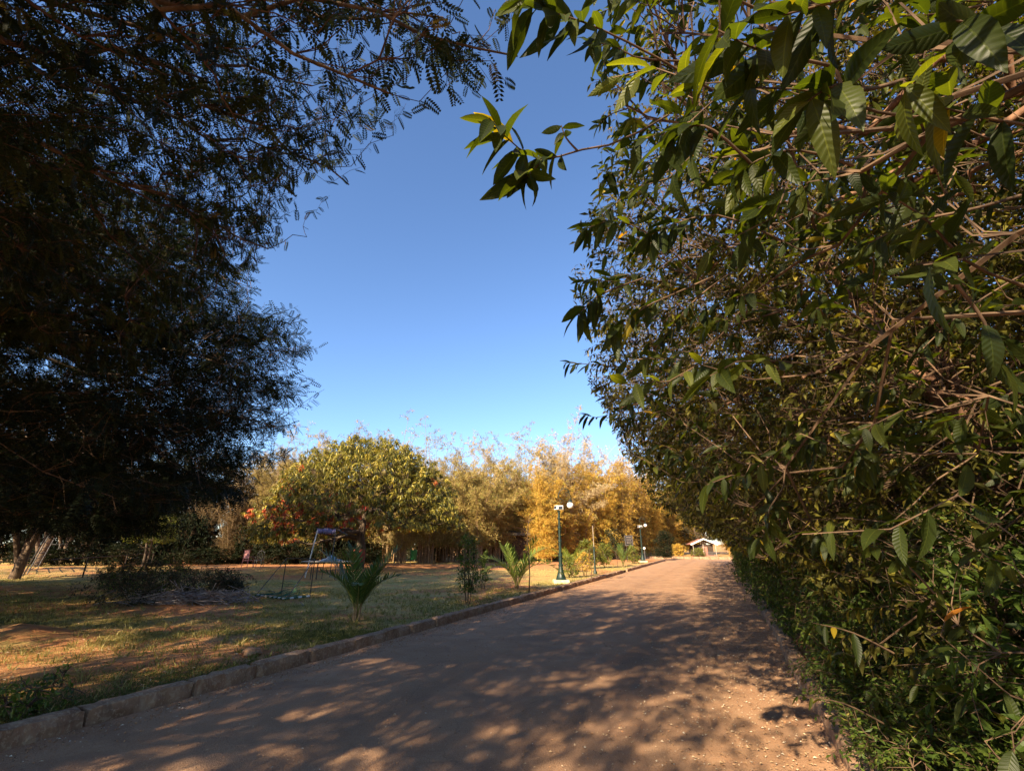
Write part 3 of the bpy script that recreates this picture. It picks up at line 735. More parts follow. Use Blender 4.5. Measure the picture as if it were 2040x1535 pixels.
# --- undergrowth shrubs at the foot of the row
def shrub_mesh(name, label, seed, h=1.5, r=.75, n3=420, m=8, ls=.07, tp=MID, leafm='leaf_shrub', twigm='twig', group=None, loc=(0, 0, 0), catg="shrub", flat=1.0, lo=.05, odd=.02, tb=.1, ts=.8):
    rng = np.random.default_rng(seed)
    def fn(rg, n):
        a = rg.uniform(0, 2 * pi, n); zz = rg.uniform(lo, 1, n); rr = np.sqrt(rg.random(n)) * r * np.sin(pi * (.18 + .72 * zz)) ** .6
        rr *= 1 + .25 * np.sin(a * 3 + zz * 5 + seed)
        return np.stack([rr * np.cos(a), rr * np.sin(a), zz * h], -1)
    st = [(curve_pts([(.05 * cos(k * 2.1), .05 * sin(k * 2.1), 0), (r * .3 * cos(k * 2.1), r * .3 * sin(k * 2.1), h * .35), (r * .4 * cos(k * 2.1 + .3), r * .4 * sin(k * 2.1 + .3), h * .6)], 6), np.linspace(.016, .008, 6)) for k in range(3)]
    lv = [dict(q=fn(rng, 14), K=6, r0=.010, r1=.004, wob=.05, sag=0), dict(q=fn(rng, n3), K=4, r0=.004, r1=.0015, wob=.06, sag=.1)]
    return build_tree(name, label, catg, st, lv, dict(m=m, size=ls, tpl=tp, t0=.2, a=.6, b=.9, droop=.15, nj=.6, tb=tb, ts=ts, odd=odd), M[twigm], M[twigm], M[leafm], seed + 9, group, loc, sides=(5, 4, 3))
hl = "leafy hedge shrub at the kerb under the right hand trees"
shr = [shrub_mesh("hedge_shrub", hl + (", nearest the viewer", ", second from the viewer", ", third from the viewer")[k], 300 + k * 7, 1.25 + .25 * k, .74, 600, 9, .078, MID, group="hedge shrubs under the right hand trees", loc=(1.35 + .1 * k, 2.0 + 1.25 * k, .08)) for k in range(3)]
y = 5.7; k = 3; rng = np.random.default_rng(8)
while y < 46:
    far = y > 16
    copy_thing(shr[k % 3], (1.2 + rng.uniform(-.15, .25), y, .08), rng.uniform(0, 6.28), rng.uniform(.9, 1.25) * (1.25 if far else 1.0),
               label="green hedge shrub at the kerb below the right hand trees, %s from the viewer" % ORD[k])
    y += 1.15 if not far else 1.7; k += 1
for i, (sx, sy, s) in enumerate(((2.6, 1.3, 1.3), (2.5, 2.9, 1.45), (2.6, 4.6, 1.5), (2.4, 6.6, 1.5))):
    copy_thing(shr[k % 3], (sx, sy, .08), rng.uniform(0, 6.28), s, label="taller hedge shrub in the second line behind the kerb, %s from the viewer" % ORD[i]); k += 1
for i in range(9):
    yy = 1.25 + i * .62
    copy_thing(shr[(i + 1) % 3], (1.02 + .1 * (i % 2), yy, .06), i * 1.9, (.72, .72, .45), label="low leafy shrub spilling over the kerb on the right, %s from the viewer" % ORD[i], group="low shrubs spilling over the right kerb")

# --- pinnate-leaved tree, its limbs reaching over the road from the left
AE = np.array([(-900, 1500), (-200, 1150), (0, 1000), (60, 1010), (100, 1050), (130, 1100), (160, 1130), (185, 1060), (205, 900), (260, 790), (330, 770), (345, 660), (400, 640), (470, 640), (500, 560), (560, 500), (620, 400)], float)
def left_ok(P, E, margin=0.0, soft=0.0):
    px, py, d = project(P)
    rag = 30 * np.sin(py * .083 + 1) + 18 * np.sin(py * .21) + 12 * np.sin(py * .47)
    return (d <= .3) | (px < np.interp(py, E[:, 0], E[:, 1]) - margin + rag * soft)
def soft_ok(P, E, rg, w):
    """crown thins out over w pixels towards its tips"""
    px, py, d = project(P); e = np.interp(py, E[:, 0], E[:, 1]) + 30 * np.sin(py * .083 + 1) + 18 * np.sin(py * .21)
    return (d <= .3) | (rg.random(len(P)) < np.clip((e + w * .25 - px) / w, 0, 1) ** 1.3)
A_base = np.array(CW(-7.6, .6, 0))
def a_fn(rg, n):
    r = rg.uniform(-10.5, .8, n); f = rg.uniform(-5, 8.5, n); z = rg.uniform(4.2, 9.0, n)
    P = np.stack([r * cos(_a) - f * sin(_a), r * sin(_a) + f * cos(_a), z], -1)
    k = soft_ok(P, AE, rg, 90) & (((r + 5.0) / 5.8) ** 2 + ((f - 1.8) / 6.8) ** 2 + ((z - 6.0) / 3.2) ** 2 < 1)
    # thin out towards the tip side
    px, py, d = project(P)
    k &= (d <= .3) | (rg.random(n) < np.interp(px, [0, 380, 600, 800, 950], [1, .8, .38, .34, .36]))
    k &= (d > .3) | (r < -3.8) | (rg.random(n) < .12)
    return P[k] - A_base
rng = np.random.default_rng(41)
at = curve_pts([(0, 0, 0), (.1, .2, 1.5), (.5, .3, 3.0), (1.1, .9, 4.4)], 12)
A_tips = sample(34, a_fn, rng)
spec_limb = np.array([np.array(CW(*q)) - A_base for q in ((.05, 2.9, 5.75), (-.7, 3.1, 6.6), (-2.2, 3.6, 6.3), (-1.9, 4.2, 5.5), (-3.2, 5.0, 5.2))])
A_lv = [dict(q=np.vstack([A_tips, spec_limb]), K=16, r0=.05, r1=.008, wob=.02, sag=.15), dict(q=sample(520, a_fn, rng), K=8, r0=.014, r1=.004, wob=.04, sag=.3), dict(q=sample(6200, a_fn, rng), K=6, r0=.005, r1=.0018, wob=.06, sag=.35)]
def a_leaf(P, d, s):
    return left_ok(P + d * s[:, None] * .8, AE, -45, 1)
treeA = build_tree("pinnate_tree", "tree with feathery leaves whose long limbs reach over the road at the upper left", "tree", [(at, np.linspace(.26, .12, 12))], A_lv,
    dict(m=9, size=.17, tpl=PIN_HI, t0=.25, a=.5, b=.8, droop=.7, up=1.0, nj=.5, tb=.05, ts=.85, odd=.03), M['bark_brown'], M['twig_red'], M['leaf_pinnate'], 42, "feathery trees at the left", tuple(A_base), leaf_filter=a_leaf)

# --- big dark layered tree further left
BE = np.array([(-500, 400), (0, 420), (300, 500), (480, 520), (540, 540), (600, 575), (640, 640), (690, 650), (720, 610), (790, 640), (830, 590), (860, 570), (920, 560), (980, 520), (1010, 420), (1050, 360), (1075, 300), (1120, 0)], float)
B_base = np.array(CW(-16.5, 9.5, 0))
def b_fn(rg, n):
    r = rg.uniform(-25, -4, n); f = rg.uniform(2.5, 20, n)
    lay = rg.integers(0, 8, n); z = 2.5 + lay * 1.3 + rg.normal(0, .17, n)
    rr = np.hypot((r + 15.0) / 10.2, (f - 11.0) / 8.8)
    z = z - 1.5 * rr ** 2 + .25 * np.sin(r * 1.3 + lay)
    P = np.stack([r * cos(_a) - f * sin(_a), r * sin(_a) + f * cos(_a), z], -1)
    zz = (z - 4.6) / 7.5
    k = (rr ** 2 + np.where(zz > 0, zz, zz * .6) ** 2 < 1) & soft_ok(P, BE, rg, 130) & (z > 1.9) & (rg.random(n) < .25 + rr * .9)
    return P[k] - B_base
rng = np.random.default_rng(51)
bt = curve_pts([(0, 0, 0), (.1, 0, 3), (-.1, .2, 6), (0, 0, 10)], 14)
B_lv = [dict(q=sample(60, b_fn, rng), K=12, r0=.09, r1=.014, wob=.02, sag=.2), dict(q=sample(900, b_fn, rng), K=7, r0=.016, r1=.005, wob=.04, sag=.2), dict(q=sample(9500, b_fn, rng), K=4, r0=.007, r1=.003, wob=.05, sag=.2)]
treeB = build_tree("dark_spreading_tree", "large dark spreading tree with layered drooping boughs filling the left side", "tree", [(bt, np.linspace(.34, .10, 14))], B_lv,
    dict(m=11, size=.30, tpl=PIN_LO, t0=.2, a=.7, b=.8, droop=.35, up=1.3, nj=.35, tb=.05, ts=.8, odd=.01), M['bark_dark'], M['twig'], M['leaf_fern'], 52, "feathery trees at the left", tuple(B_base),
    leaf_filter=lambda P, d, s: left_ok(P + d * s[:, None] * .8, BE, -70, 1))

# trees behind the viewer: they throw the dappled shade on the road
def s_fn(rg, n):
    a = rg.uniform(0, 2 * pi, n); u = rg.uniform(0, 1, n); rr = np.sqrt(rg.random(n))
    R_ = 5.2 * np.sin(pi * (.2 + .68 * u)) ** .6 * rr * (1 + .22 * np.sin(a * 4 + u * 5))
    return np.stack([R_ * np.cos(a), R_ * np.sin(a), 3.6 + 5.0 * u], -1)
rng = np.random.default_rng(47)
st_ = curve_pts([(0, 0, 0), (.1, .2, 1.5), (-.2, .1, 3.0), (.1, .1, 4.8)], 10)
treeS = build_tree("leafy_tree", "leafy tree standing behind the viewer, at the left kerb", "tree", [(st_, np.linspace(.2, .1, 10))],
    [dict(q=sample(26, s_fn, rng), K=9, r0=.07, r1=.015, wob=.03), dict(q=sample(220, s_fn, rng), K=6, r0=.015, r1=.006, wob=.05), dict(q=sample(1000, s_fn, rng), K=4, r0=.006, r1=.003, wob=.05)],
    dict(m=3, size=.19, tpl=SMALL, t0=.2, a=.6, b=.8, droop=.4, up=1.0, nj=.6, tb=.05, ts=.85, odd=.01), M['bark_brown'], M['twig'], M['leaf_far'], 48, "leafy trees behind the viewer", (-6.6, -6.2, 0))
for i, (p, rz, s) in enumerate((((-8.4, -14.5), 2.3, 1.1), ((-13.8, -6.5), 4.3, .9), ((2.3, -8.6), 1.0, .95), ((-20.5, -9.5), .4, 1.0))):
    copy_thing(treeS, (p[0], p[1], 0), rz, s, label="leafy tree standing behind the viewer, %s" % ("farther back on the left", "out on the lawn", "right of the road", "far out on the lawn to the left")[i])

for i, (r_, f_, rz_, s_) in enumerate(((-24, 11, .7, 1.1), (-31, 19, 2.9, 1.2), (-21, 3, 1.9, 1.0))):
    copy_thing(treeS, CW(r_, f_, 0), rz_, s_, label="leafy tree on the lawn beyond the left edge of the picture, %s from the viewer" % ORD[i], group="leafy trees beyond the left edge")
# --- mango tree
def mango_fn(rg, n):
    a = rg.uniform(0, 2 * pi, n); u = rg.uniform(0, 1, n); rr = rg.uniform(.74, 1.0, n); lf = -(np.cos(a) * cos(_a) + np.sin(a) * sin(_a)); um = -.10 - .14 * np.clip(lf + .2, 0, 1); u = um + (1 - um) * u
    lump = 1 + .05 * np.sin(a * 5 + u * 9) + .05 * np.sin(a * 3 - u * 5 + 1) + .04 * np.sin(a * 11 + u * 17)
    R = 5.9 * np.sqrt(np.clip(1 - np.abs(u) ** 1.9, 0, 1)) * lump * rr
    z = 2.75 + u * 5.4 * rr
    return np.stack([R * np.cos(a), R * np.sin(a), z], -1)
rng = np.random.default_rng(61)
mtr = curve_pts([(0, 0, 0), (.05, .1, 1.0), (.0, 0, 2.0), (.1, .1, 3.6)], 10)
camr = np.array([cos(_a), sin(_a)])
def mango_tint(rg, pos, tint, tip):
    # clusters of red new leaves, mostly low on the left side
    h = np.sin(tip[:, 0] * 1.7 + 1.1) * np.sin(tip[:, 1] * 1.9 + .4) + np.sin(tip[:, 2] * 2.6) * .6
    left = -(tip[:, 0] * camr[0] + tip[:, 1] * camr[1]) / 5.9
    low = 1 - np.clip((tip[:, 2] - 1.8) / 4.0, 0, 1)
    pr = .003 + .6 * np.clip(left * .7 + low * 1.1 - .50, 0, 1) * (h > .0)
    hsh = np.modf(np.abs(np.sin(tip[:, 0] * 91.7 + tip[:, 1] * 47.3 + tip[:, 2] * 23.1)) * 4378.5)[0]
    red = hsh < pr
    t = .02 + .36 * rg.random(len(pos)) + .30 * hsh
    return np.where(red, rg.uniform(.72, 1.0, len(pos)), np.clip(t, 0, .64))
mango = build_tree("mango_tree", "round mango tree with yellow green foliage and red young leaves on the lawn", "tree", [(mtr, np.array([.42, .34, .30, .28, .26, .24, .22, .20, .17, .14]))],
    [dict(q=sample(16, lambda r_, n_: mango_fn(r_, n_) * np.array([.6, .6, .75]), rng), K=9, r0=.14, r1=.04, wob=.03, sag=-.2), dict(q=sample(160, mango_fn, rng), K=6, r0=.03, r1=.012, wob=.05, sag=.1), dict(q=sample(3600, mango_fn, rng), K=4, r0=.012, r1=.006, wob=.05, sag=.2)],
    dict(m=17, size=.27, tpl=[tpl_leaf(2, .23, .3, .35)], t0=.5, a=.45, b=.8, droop=.75, up=1.0, nj=.4, whorl=.45, odd=0, tintf=mango_tint), M['bark_dark'], M['bark_dark'], M['leaf_mango'], 62, None, (mt[0], mt[1], LZ))
mb = MB(); mb.lathe([(.36, .35), (.355, .9), (.335, 1.15)], sides=14)
ob = mb.build("painted_band", M['red_ochre'], mango, True)

# --- bamboo
def bamboo(seed, name, label, H=9.0, spread=2.3, nc=16, nleaf=1200, gold=False, loc=(0, 0, 0), lo=1.8):
    rng = np.random.default_rng(seed)
    root = empty(name, label, "bamboo", loc)
    K = 14; t = np.linspace(0, 1, K); Ps = []
    nw = 5
    for i in range(nc + nw):
        a = rng.uniform(0, 2 * pi); r0 = .75 * math.sqrt(rng.random()); h = H * (rng.uniform(.5, 1.08) if i < nc else rng.uniform(1.12, 1.32)); sp = spread * rng.uniform(.1, 1.35) * (1 if i < nc else 1.25)
        a2 = a + rng.normal(0, .5); dr = rng.uniform(.0, .28) * h
        x = r0 * cos(a) + sp * t ** 2.1 * cos(a2); y = r0 * sin(a) + sp * t ** 2.1 * sin(a2); z = h * t - dr * t ** 4
        Ps.append(np.stack([x, y, z], -1))
    Ps = np.array(Ps)
    for P in Ps:
        r = .042 * (1 - t * .85)
        V, Fq = tubes(P[None], r[None], 6); link("culm", make_mesh("culm", V, Fq, mats=[M['culm_gold' if gold else 'culm']], smooth=True), root)
    # branchlets in whorls from the nodes
    tips = []; st = []
    nb = nleaf
    ci = np.where(rng.random(nb) < .07, nc + rng.integers(0, nw, nb), rng.integers(0, nc, nb)); tt = (lo / H + (1 - lo / H) * rng.random(nb) ** 1.2) * (K - 1.001); ii = tt.astype(int); ff = (tt - ii)[:, None]
    p0 = Ps[ci, ii] * (1 - ff) + Ps[ci, ii + 1] * ff
    an = rng.uniform(0, 2 * pi, nb); L = rng.uniform(.35, 1.5, nb) * (1.3 - .8 * tt / K)
    dv = np.stack([np.cos(an), np.sin(an), rng.uniform(.0, 1.3, nb)], -1)
    p1 = p0 + norm(dv) * L[:, None]; mid = (p0 + p1) / 2 + np.array([0, 0, .12]); p1[:, 2] -= .12 * L
    P = np.stack([p0, mid, p1], 1)
    V, Fq = tubes(P, np.tile([[.006, .005, .003]], (nb, 1)), 3)
    link("branch", make_mesh("branch", V, Fq, mats=[M['culm_gold' if gold else 'culm']]), root)
    pos, d, nr, ti = leaves_on(rng, P, 11, .1, .7, .8, .35, .6, .8)
    cl = rng.random(nc + nw); tint = -.05 + .6 * rng.random(len(pos)) + .25 * cl[ci[ti]] + .25 * rng.random(nb)[ti]
    tint = np.where(rng.random(len(pos)) < .05, .98, tint * .9)
    V, Fq, uv, T = place_leaves(tpl_diamond(.15, .2), pos, d, nr, .27 * rng.uniform(.6, 1.2, len(pos)), tint)
    link("foliage", make_mesh("foliage", V, Fq, uv, T, [M['bamboo_gold' if gold else 'bamboo_tan']]), root)
    return root
def recolor(root, m, mc=None):
    for ch in [c for c in bpy.data.objects if c.parent == root]:
        if ch.name.startswith("foliage"): ch.material_slots[0].link = 'OBJECT'; ch.material_slots[0].material = M[m]
        elif mc: ch.material_slots[0].link = 'OBJECT'; ch.material_slots[0].material = M[mc]
tanp = [bamboo(70 + k, "bamboo_clump", "x", 8.4 + .5 * k, 3.1, 22, 2700) for k in range(3)]
goldp = [bamboo(80 + k, "bamboo_clump", "x", 8.2 + .6 * k, 1.5, 30, 2500, True, lo=.5) for k in range(3)]
bam = [  # px, py, kind, scale, material, label
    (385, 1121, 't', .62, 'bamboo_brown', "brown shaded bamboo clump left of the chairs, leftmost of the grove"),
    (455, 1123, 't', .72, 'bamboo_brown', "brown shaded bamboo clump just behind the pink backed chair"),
    (532, 1122, 't', .95, 'bamboo_tan', "tan bamboo clump right of the dark chair, left edge of the mango tree"),
    (628, 1121, 't', 1.0, 'bamboo_tan', "tan bamboo clump behind the white pole of the purple canopy"),
    (690, 1118, 't', 1.05, 'bamboo_tan', "tan bamboo clump hidden behind the mango crown, left of its trunk"),
    (745, 1118, 't', 1.0, 'bamboo_tan', "tan bamboo clump just right of the mango trunk"),
    (797, 1122, 't', .75, 'bamboo_tan', "short pale bamboo clump left of the green bin"),
    (850, 1121, 't', 1.0, 'bamboo_tan', "tan bamboo clump right of the green bin"),
    (900, 1120, 't', .98, 'bamboo_tan', "tan arching bamboo clump at the right edge of the mango crown"),
    (942, 1121, 't', 1.0, 'bamboo_tan', "tan arching bamboo clump behind the dark leaved shrub"),
    (985, 1118, 't', 1.02, 'bamboo_tan', "tan arching bamboo clump left of the striped awning"),
    (1060, 1116, 't', .98, 'bamboo_tan', "tan bamboo clump right of the striped awning"),
    (1085, 1119, 'g', .88, 'bamboo_gold', "golden bamboo clump left of the near lamp post"),
    (1122, 1116, 'g', .95, 'bamboo_gold', "golden bamboo clump behind the near lamp post"),
    (1160, 1114, 'g', 1.0, 'bamboo_gold', "golden bamboo clump right of the near lamp post"),
    (1198, 1113, 'g', 1.1, 'bamboo_gold', "golden bamboo clump behind the thin dark post"),
    (1232, 1112, 'g', 1.15, 'bamboo_gold', "golden bamboo clump left of the black sign"),
    (1262, 1109, 'g', 1.3, 'bamboo_gold', "tall golden bamboo clump behind the black sign"),
    (1295, 1107, 'g', 1.25, 'bamboo_gold', "golden bamboo clump behind the far lamp post"),
    (1325, 1104, 'g', 1.3, 'bamboo_gold', "golden bamboo clump behind the dark round bush"),
    (1010, 1117, 't', .9, 'bamboo_tan', "short tan bamboo clump just left of the awning shelter"),
    (1040, 1114, 't', 1.05, 'bamboo_tan', "tan bamboo clump directly behind the awning shelter"),
    (870, 1117, 't', 1.1, 'bamboo_tan', "tan bamboo clump between the green bin and the mango's right edge, set back"),
    (770, 1115, 't', 1.1, 'bamboo_tan', "tan bamboo clump behind the right half of the mango crown"),
    (575, 1117, 't', 1.05, 'bamboo_tan', "tan bamboo clump behind the left half of the mango crown"),
    (1105, 1110, 'g', 1.1, 'bamboo_gold', "golden bamboo clump set back behind the near lamp post"),
    (1180, 1108, 'g', 1.2, 'bamboo_gold', "golden bamboo clump set back between lamp post and thin post"),
    (1250, 1104, 'g', 1.45, 'bamboo_gold', "golden bamboo clump set back behind the black sign"),
    (1352, 1103, 'g', 1.1, 'bamboo_gold', "golden bamboo clump left of the white gabled hut"),
]
uk = [0, 0]
for i, (px, py, kd, s, mm, lb) in enumerate(bam):
    L = goldp if (kd == 'g' or mm == 'bamboo_brown') else tanp; p = G(px, py, LZ); gk = L is goldp; j = uk[gk]; uk[gk] += 1
    rz = i * 1.37
    if j < 3:
        o = L[j]; o.location = p; o.rotation_euler = (0, 0, rz); o.scale = (s, s, s); o["label"] = lb
    else: o = copy_thing(L[j % 3], p, rz, s, label=lb)
    o["group"] = "bamboo clumps along the edge of the lawn"
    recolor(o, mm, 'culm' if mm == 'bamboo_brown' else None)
for i, (r_, f_, s_) in enumerate(((22.5, 72, 1.35), (28.0, 73, 1.4), (33, 71, 1.3), (18.0, 66, 1.4))):
    o = copy_thing(goldp[i % 3], CW(r_, f_, .1), i * 1.9, s_, label="golden bamboo clump behind the gabled hut, %s" % ("left of it", "straight behind", "right of it", "farthest left")[i]); o["group"] = "bamboo behind the hut"; recolor(o, 'bamboo_gold')
# taller pale clumps standing behind
for i, (px, f, s, mm, lb) in enumerate(((570, 40, 1.12, 'bamboo_pale', "pale feathery bamboo clump rising behind, between dark tree and mango"), (650, 41, 1.15, 'bamboo_pale', "pale bamboo plume rising behind the left shoulder of the mango crown"),
        (800, 42, 1.15, 'bamboo_pale', "pale bamboo plume rising behind the right shoulder of the mango crown"), (870, 43, 1.12, 'bamboo_pale', "pale bamboo clump rising behind, first right of the mango crown"), (960, 43, 1.12, 'bamboo_pale', "pale bamboo clump rising above the tan ones over the dark leaved shrub"),
        (1030, 44, 1.1, 'bamboo_tan', "tan bamboo clump rising behind the striped awning"), (1100, 47, 1.48, 'bamboo_pale', "tallest pale pinkish bamboo plume above the near lamp post"), (1138, 49, 1.36, 'bamboo_pale', "tall pale pinkish bamboo plume right of the tallest one"),
        (1210, 53, 1.15, 'bamboo_gold', "tan bamboo clump in the back line above the black sign"))):
    u = (px - 1020) / F_PX * 1.06
    o = copy_thing(tanp[i % 3], CW(u * f, f, LZ), i * 2.1, (s * .8, s * .8, s), label=lb); o["group"] = "taller bamboo clumps in the back line"
    recolor(o, mm)

# --- background trees on the left and behind
def far_tree(seed, H=7.5, R=3.4, zlo=2.2, tr=.22, two=True):
    rng = np.random.default_rng(seed)
    def fn(rg, n):
        a = rg.uniform(0, 2 * pi, n); u = rg.uniform(0, 1, n); rr = rg.uniform(.35, 1, n) ** .5
        R_ = R * np.sin(pi * (.12 + .8 * u)) ** .6 * rr * (1 + .18 * np.sin(a * 4 + u * 6 + seed))
        return np.stack([R_ * np.cos(a), R_ * np.sin(a), zlo + u * (H - zlo)], -1)
    trs = [(curve_pts([(0, 0, 0), (.12, .05, 1.0), (-.1, .1, 2.0), (-.5, 0, 3.6)], 9), np.linspace(tr, tr * .45, 9))]
    if two: trs += [(curve_pts([(.05, 0, .6), (.3, .1, 1.5), (.7, .2, 2.6), (1.0, .1, 3.8)], 9), np.linspace(tr * .7, tr * .35, 9)), (curve_pts([(0, 0, .5), (-.05, -.3, 1.5), (.1, -.7, 2.6), (.2, -1.0, 3.8)], 9), np.linspace(tr * .6, tr * .3, 9))]
    return build_tree("shade_tree", "x", "tree", trs, [dict(q=fn(rng, 14), K=7, r0=.08, r1=.025, wob=.04), dict(q=fn(rng, 110), K=5, r0=.02, r1=.01, wob=.05), dict(q=fn(rng, 1300), K=4, r0=.01, r1=.005, wob=.06)],
        dict(m=8, size=.21, tpl=SMALL, t0=.2, a=.6, b=.9, droop=.3, nj=.6, tb=.05, ts=.85, odd=.01), M['bark_brown'], M['twig'], M['leaf_far'], seed + 3, "shade trees at the back of the lawn", limb_levels=1)
ft = [far_tree(90), far_tree(93, 8.5, 3.8, 2.4, .26), far_tree(97, 6.5, 3.0, 1.9, .2)]
fts = [(28, 1152, 0, 1.0, "shade tree with pale twisted trunk left of the ladder frames"), (72, 1128, 1, 1.0, "shade tree with many forking trunks behind the ladder frames"),
       (118, 1123, 2, 1.1, "shade tree with thin forked trunk by the rail fence, right of the ladders"), (203, 1117, 1, 1.0, "shade tree with two thick straight trunks behind the rail fence"),
       (300, 1114, 0, 1.05, "dark shade tree behind the young lime green tree"), (-60, 1160, 1, 1.0, "dark shade tree at the left edge of the picture"),
       (150, 1108, 2, 1.3, "dark shade tree behind the rail fence, between two lit trunks"), (360, 1110, 2, 1.3, "dark shade tree behind the brown bamboo"), (165, 1119, 2, .95, "slim shade tree just left of the two thick trunks"), (243, 1120, 2, 1.0, "slim shade tree between the two thick trunks and the young lime tree"), (345, 1118, 2, 1.05, "slim shade tree right of the young lime tree"), (250, 1106, 0, 1.3, "dark shade tree farther back behind the rail fence"), (40, 1112, 1, 1.2, "dark shade tree farther back behind the ladder frames")]
for i, (px, py, k, s, lb) in enumerate(fts):
    p = G(px, py, LZ)
    if i in (0, 1, 2): o = ft[k]; o.location = p; o.scale = (s, s, s); o["label"] = lb
    else: o = copy_thing(ft[k], p, i * 1.9, s, label=lb)
for i, (r, f, k, s, lb) in enumerate(((-44, 38, 0, 1.4, "tall dark tree of the back line, leftmost"), (-37, 41, 1, 1.3, "tall dark tree of the back line, second from left"), (-30, 43, 2, 1.5, "tall dark tree of the back line, third from left"), (-23, 45, 0, 1.3, "tall dark tree of the back line above the brown bamboo"),
        (-16, 47, 1, 1.1, "dark tree of the back line seen between bamboo stems behind the table"), (-9, 48, 2, 1.2, "dark tree of the back line seen under the bamboo right of the mango"), (-2, 50, 0, 1.1, "dark tree of the back line behind the striped awning"), (5.5, 58, 1, 1.22, "green tree standing out among the golden bamboo"), (13, 66, 2, 1.2, "dark tree of the back line behind the black sign"),
        (21, 72, 0, 1.2, "green tree beyond the far end of the road, left of the hut"), (28, 70, 1, 1.1, "green tree directly behind the white gabled hut"), (35, 66, 2, 1.2, "dark tree beyond the hut at the end of the hedge"))):
    o = copy_thing(ft[k], CW(r, f, .1), i * 2.3, (s, s, s * (.75 if i > 3 else 1)), label=lb); o["group"] = "trees of the back line"
for i, (x_, y_, s_) in enumerate(((8.5, 2.5, 1.25), (9.0, 8.0, 1.35), (9.5, 14.5, 1.4), (9.5, 22.0, 1.45), (9.0, 31.0, 1.5))):
    o = copy_thing(ft[i % 3], (x_, y_, .1), i * 1.3, s_, label="dark tree glimpsed through the gaps of the right hand row, %s from the viewer" % ORD[i]); o["group"] = "trees behind the right hand row"
# low dark undergrowth that closes the gaps under the bamboo
ub = shrub_mesh("undergrowth_bush", "low dark bush behind the bamboo stems, leftmost", 400, 1.9, 1.8, 420, 8, .22, SMALL, 'leaf_far', 'twig', "low bushes behind the bamboo", CW(-25, 40, .1))
for i in range(12):
    f = 40 + i * .6; r = -50 + i * 3.0
    copy_thing(ub, CW(r, f, .1), i * 1.7, (1.5, 1.5, 1.3 + .2 * (i % 3)), label="dark bush behind the rail fence, %s from the left" % ORD[i])
for i in range(9):
    copy_thing(ub, CW(-33 + i * 2.6, 34 + i * .5 + (i % 2), .1), i * 2.7, (1.2, 1.2, (.6, 1.5, .8, 1.9)[i % 4]), label="dark bush close behind the shade tree trunks, %s from the left" % ORD[i])
for i in range(15):
    r = -22.5 + i * 2.3
    copy_thing(ub, CW(r, 38.5 + i * .75 + (i % 2) * 1.2, .1), i * 1.1, (1.25, 1.25, 1.0 + .25 * (i % 3)), label="low dark bush behind the bamboo stems, %s from the left" % ORD[i + 1])

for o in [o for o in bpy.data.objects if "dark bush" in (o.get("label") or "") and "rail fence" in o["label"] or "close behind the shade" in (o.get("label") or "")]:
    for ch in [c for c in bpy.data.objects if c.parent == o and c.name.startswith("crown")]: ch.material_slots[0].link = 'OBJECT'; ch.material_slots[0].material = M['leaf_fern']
# --- small plants on the lawn
youngp = G(282, 1132, LZ)
rng = np.random.default_rng(71)
def yt_fn(rg, n):
    a = rg.uniform(0, 2 * pi, n); u = rg.random(n); rr = np.sqrt(rg.random(n)) * 1.6 * np.sin(pi * (.2 + .7 * u)) ** .5
    return np.stack([rr * np.cos(a), rr * np.sin(a), 1.5 + 1.9 * u], -1)
build_tree("young_tree", "young tree with lime green crown and dark forked trunk behind the low bushes", "tree", [(curve_pts([(0, 0, 0), (.05, 0, .7), (-.1, 0, 1.4), (-.2, 0, 2.2)], 7), np.linspace(.09, .04, 7)), (curve_pts([(.22, .1, 0), (.25, .1, .8), (.4, 0, 1.6), (.5, 0, 2.2)], 7), np.linspace(.07, .03, 7))],
    [dict(q=yt_fn(rng, 40), K=6, r0=.025, r1=.01), dict(q=yt_fn(rng, 480), K=4, r0=.008, r1=.003)], dict(m=8, size=.15, tpl=SMALL, t0=.2, droop=.3, nj=.5, tb=.1, ts=.8), M['bark_dark'], M['twig'], M['leaf_lime'], 72, None, youngp)
bushes = [(268, 1205, 1.05, 1.15, 'leaf_fern', "straggly low bush at the left end of the brush heap"), (318, 1188, 1.0, 1.0, 'leaf_shrub', "dark low bush at the middle of the brush heap"), (408, 1196, .85, 1.0, 'leaf_fern', "low twiggy bush at the right end of the brush heap"), (235, 1178, .8, .8, 'leaf_shrub', "small low bush at the back of the brush heap"), (452, 1190, .5, .5, 'leaf_fern', "small dry bush at the far right of the brush heap")]
bushes = [(a_, b_, c_, d_, 'leaf_far' if e_ == 'leaf_fern' else e_, f_) for a_, b_, c_, d_, e_, f_ in bushes]
for i, (px, py, h, r, mm, lb) in enumerate(bushes):
    shrub_mesh("low_bush", lb, 420 + i * 5, h, r, 620, 4, .075, SMALL, mm, 'twig_red' if i % 2 else 'twig', "low bushes on the lawn", G(px, py, LZ))
bh = G(385, 1204, LZ)
rng = np.random.default_rng(77); n = 260
p = np.stack([rng.normal(0, .75, n), rng.normal(0, .28, n), rng.uniform(.02, .30, n)], -1); d = norm(np.stack([rng.normal(0, 1, n), rng.normal(0, .5, n), rng.normal(0, .22, n)], -1)) * rng.uniform(.2, .6, (n, 1))
q0 = p - d; q1 = p + d; q0[:, 2] = np.abs(q0[:, 2]); q1[:, 2] = np.abs(q1[:, 2])
P = np.stack([q0, p + rng.normal(0, .03, p.shape), q1], 1); V, Fq = tubes(P, np.tile([[.012, .010, .005]], (n, 1)), 4)
tag(link("brush_pile", make_mesh("brush_pile", V, Fq, mats=[M['brush_wood']]), loc=bh, rz=_a), "heap of dry grey cut branches lying among the low bushes", "brush pile")

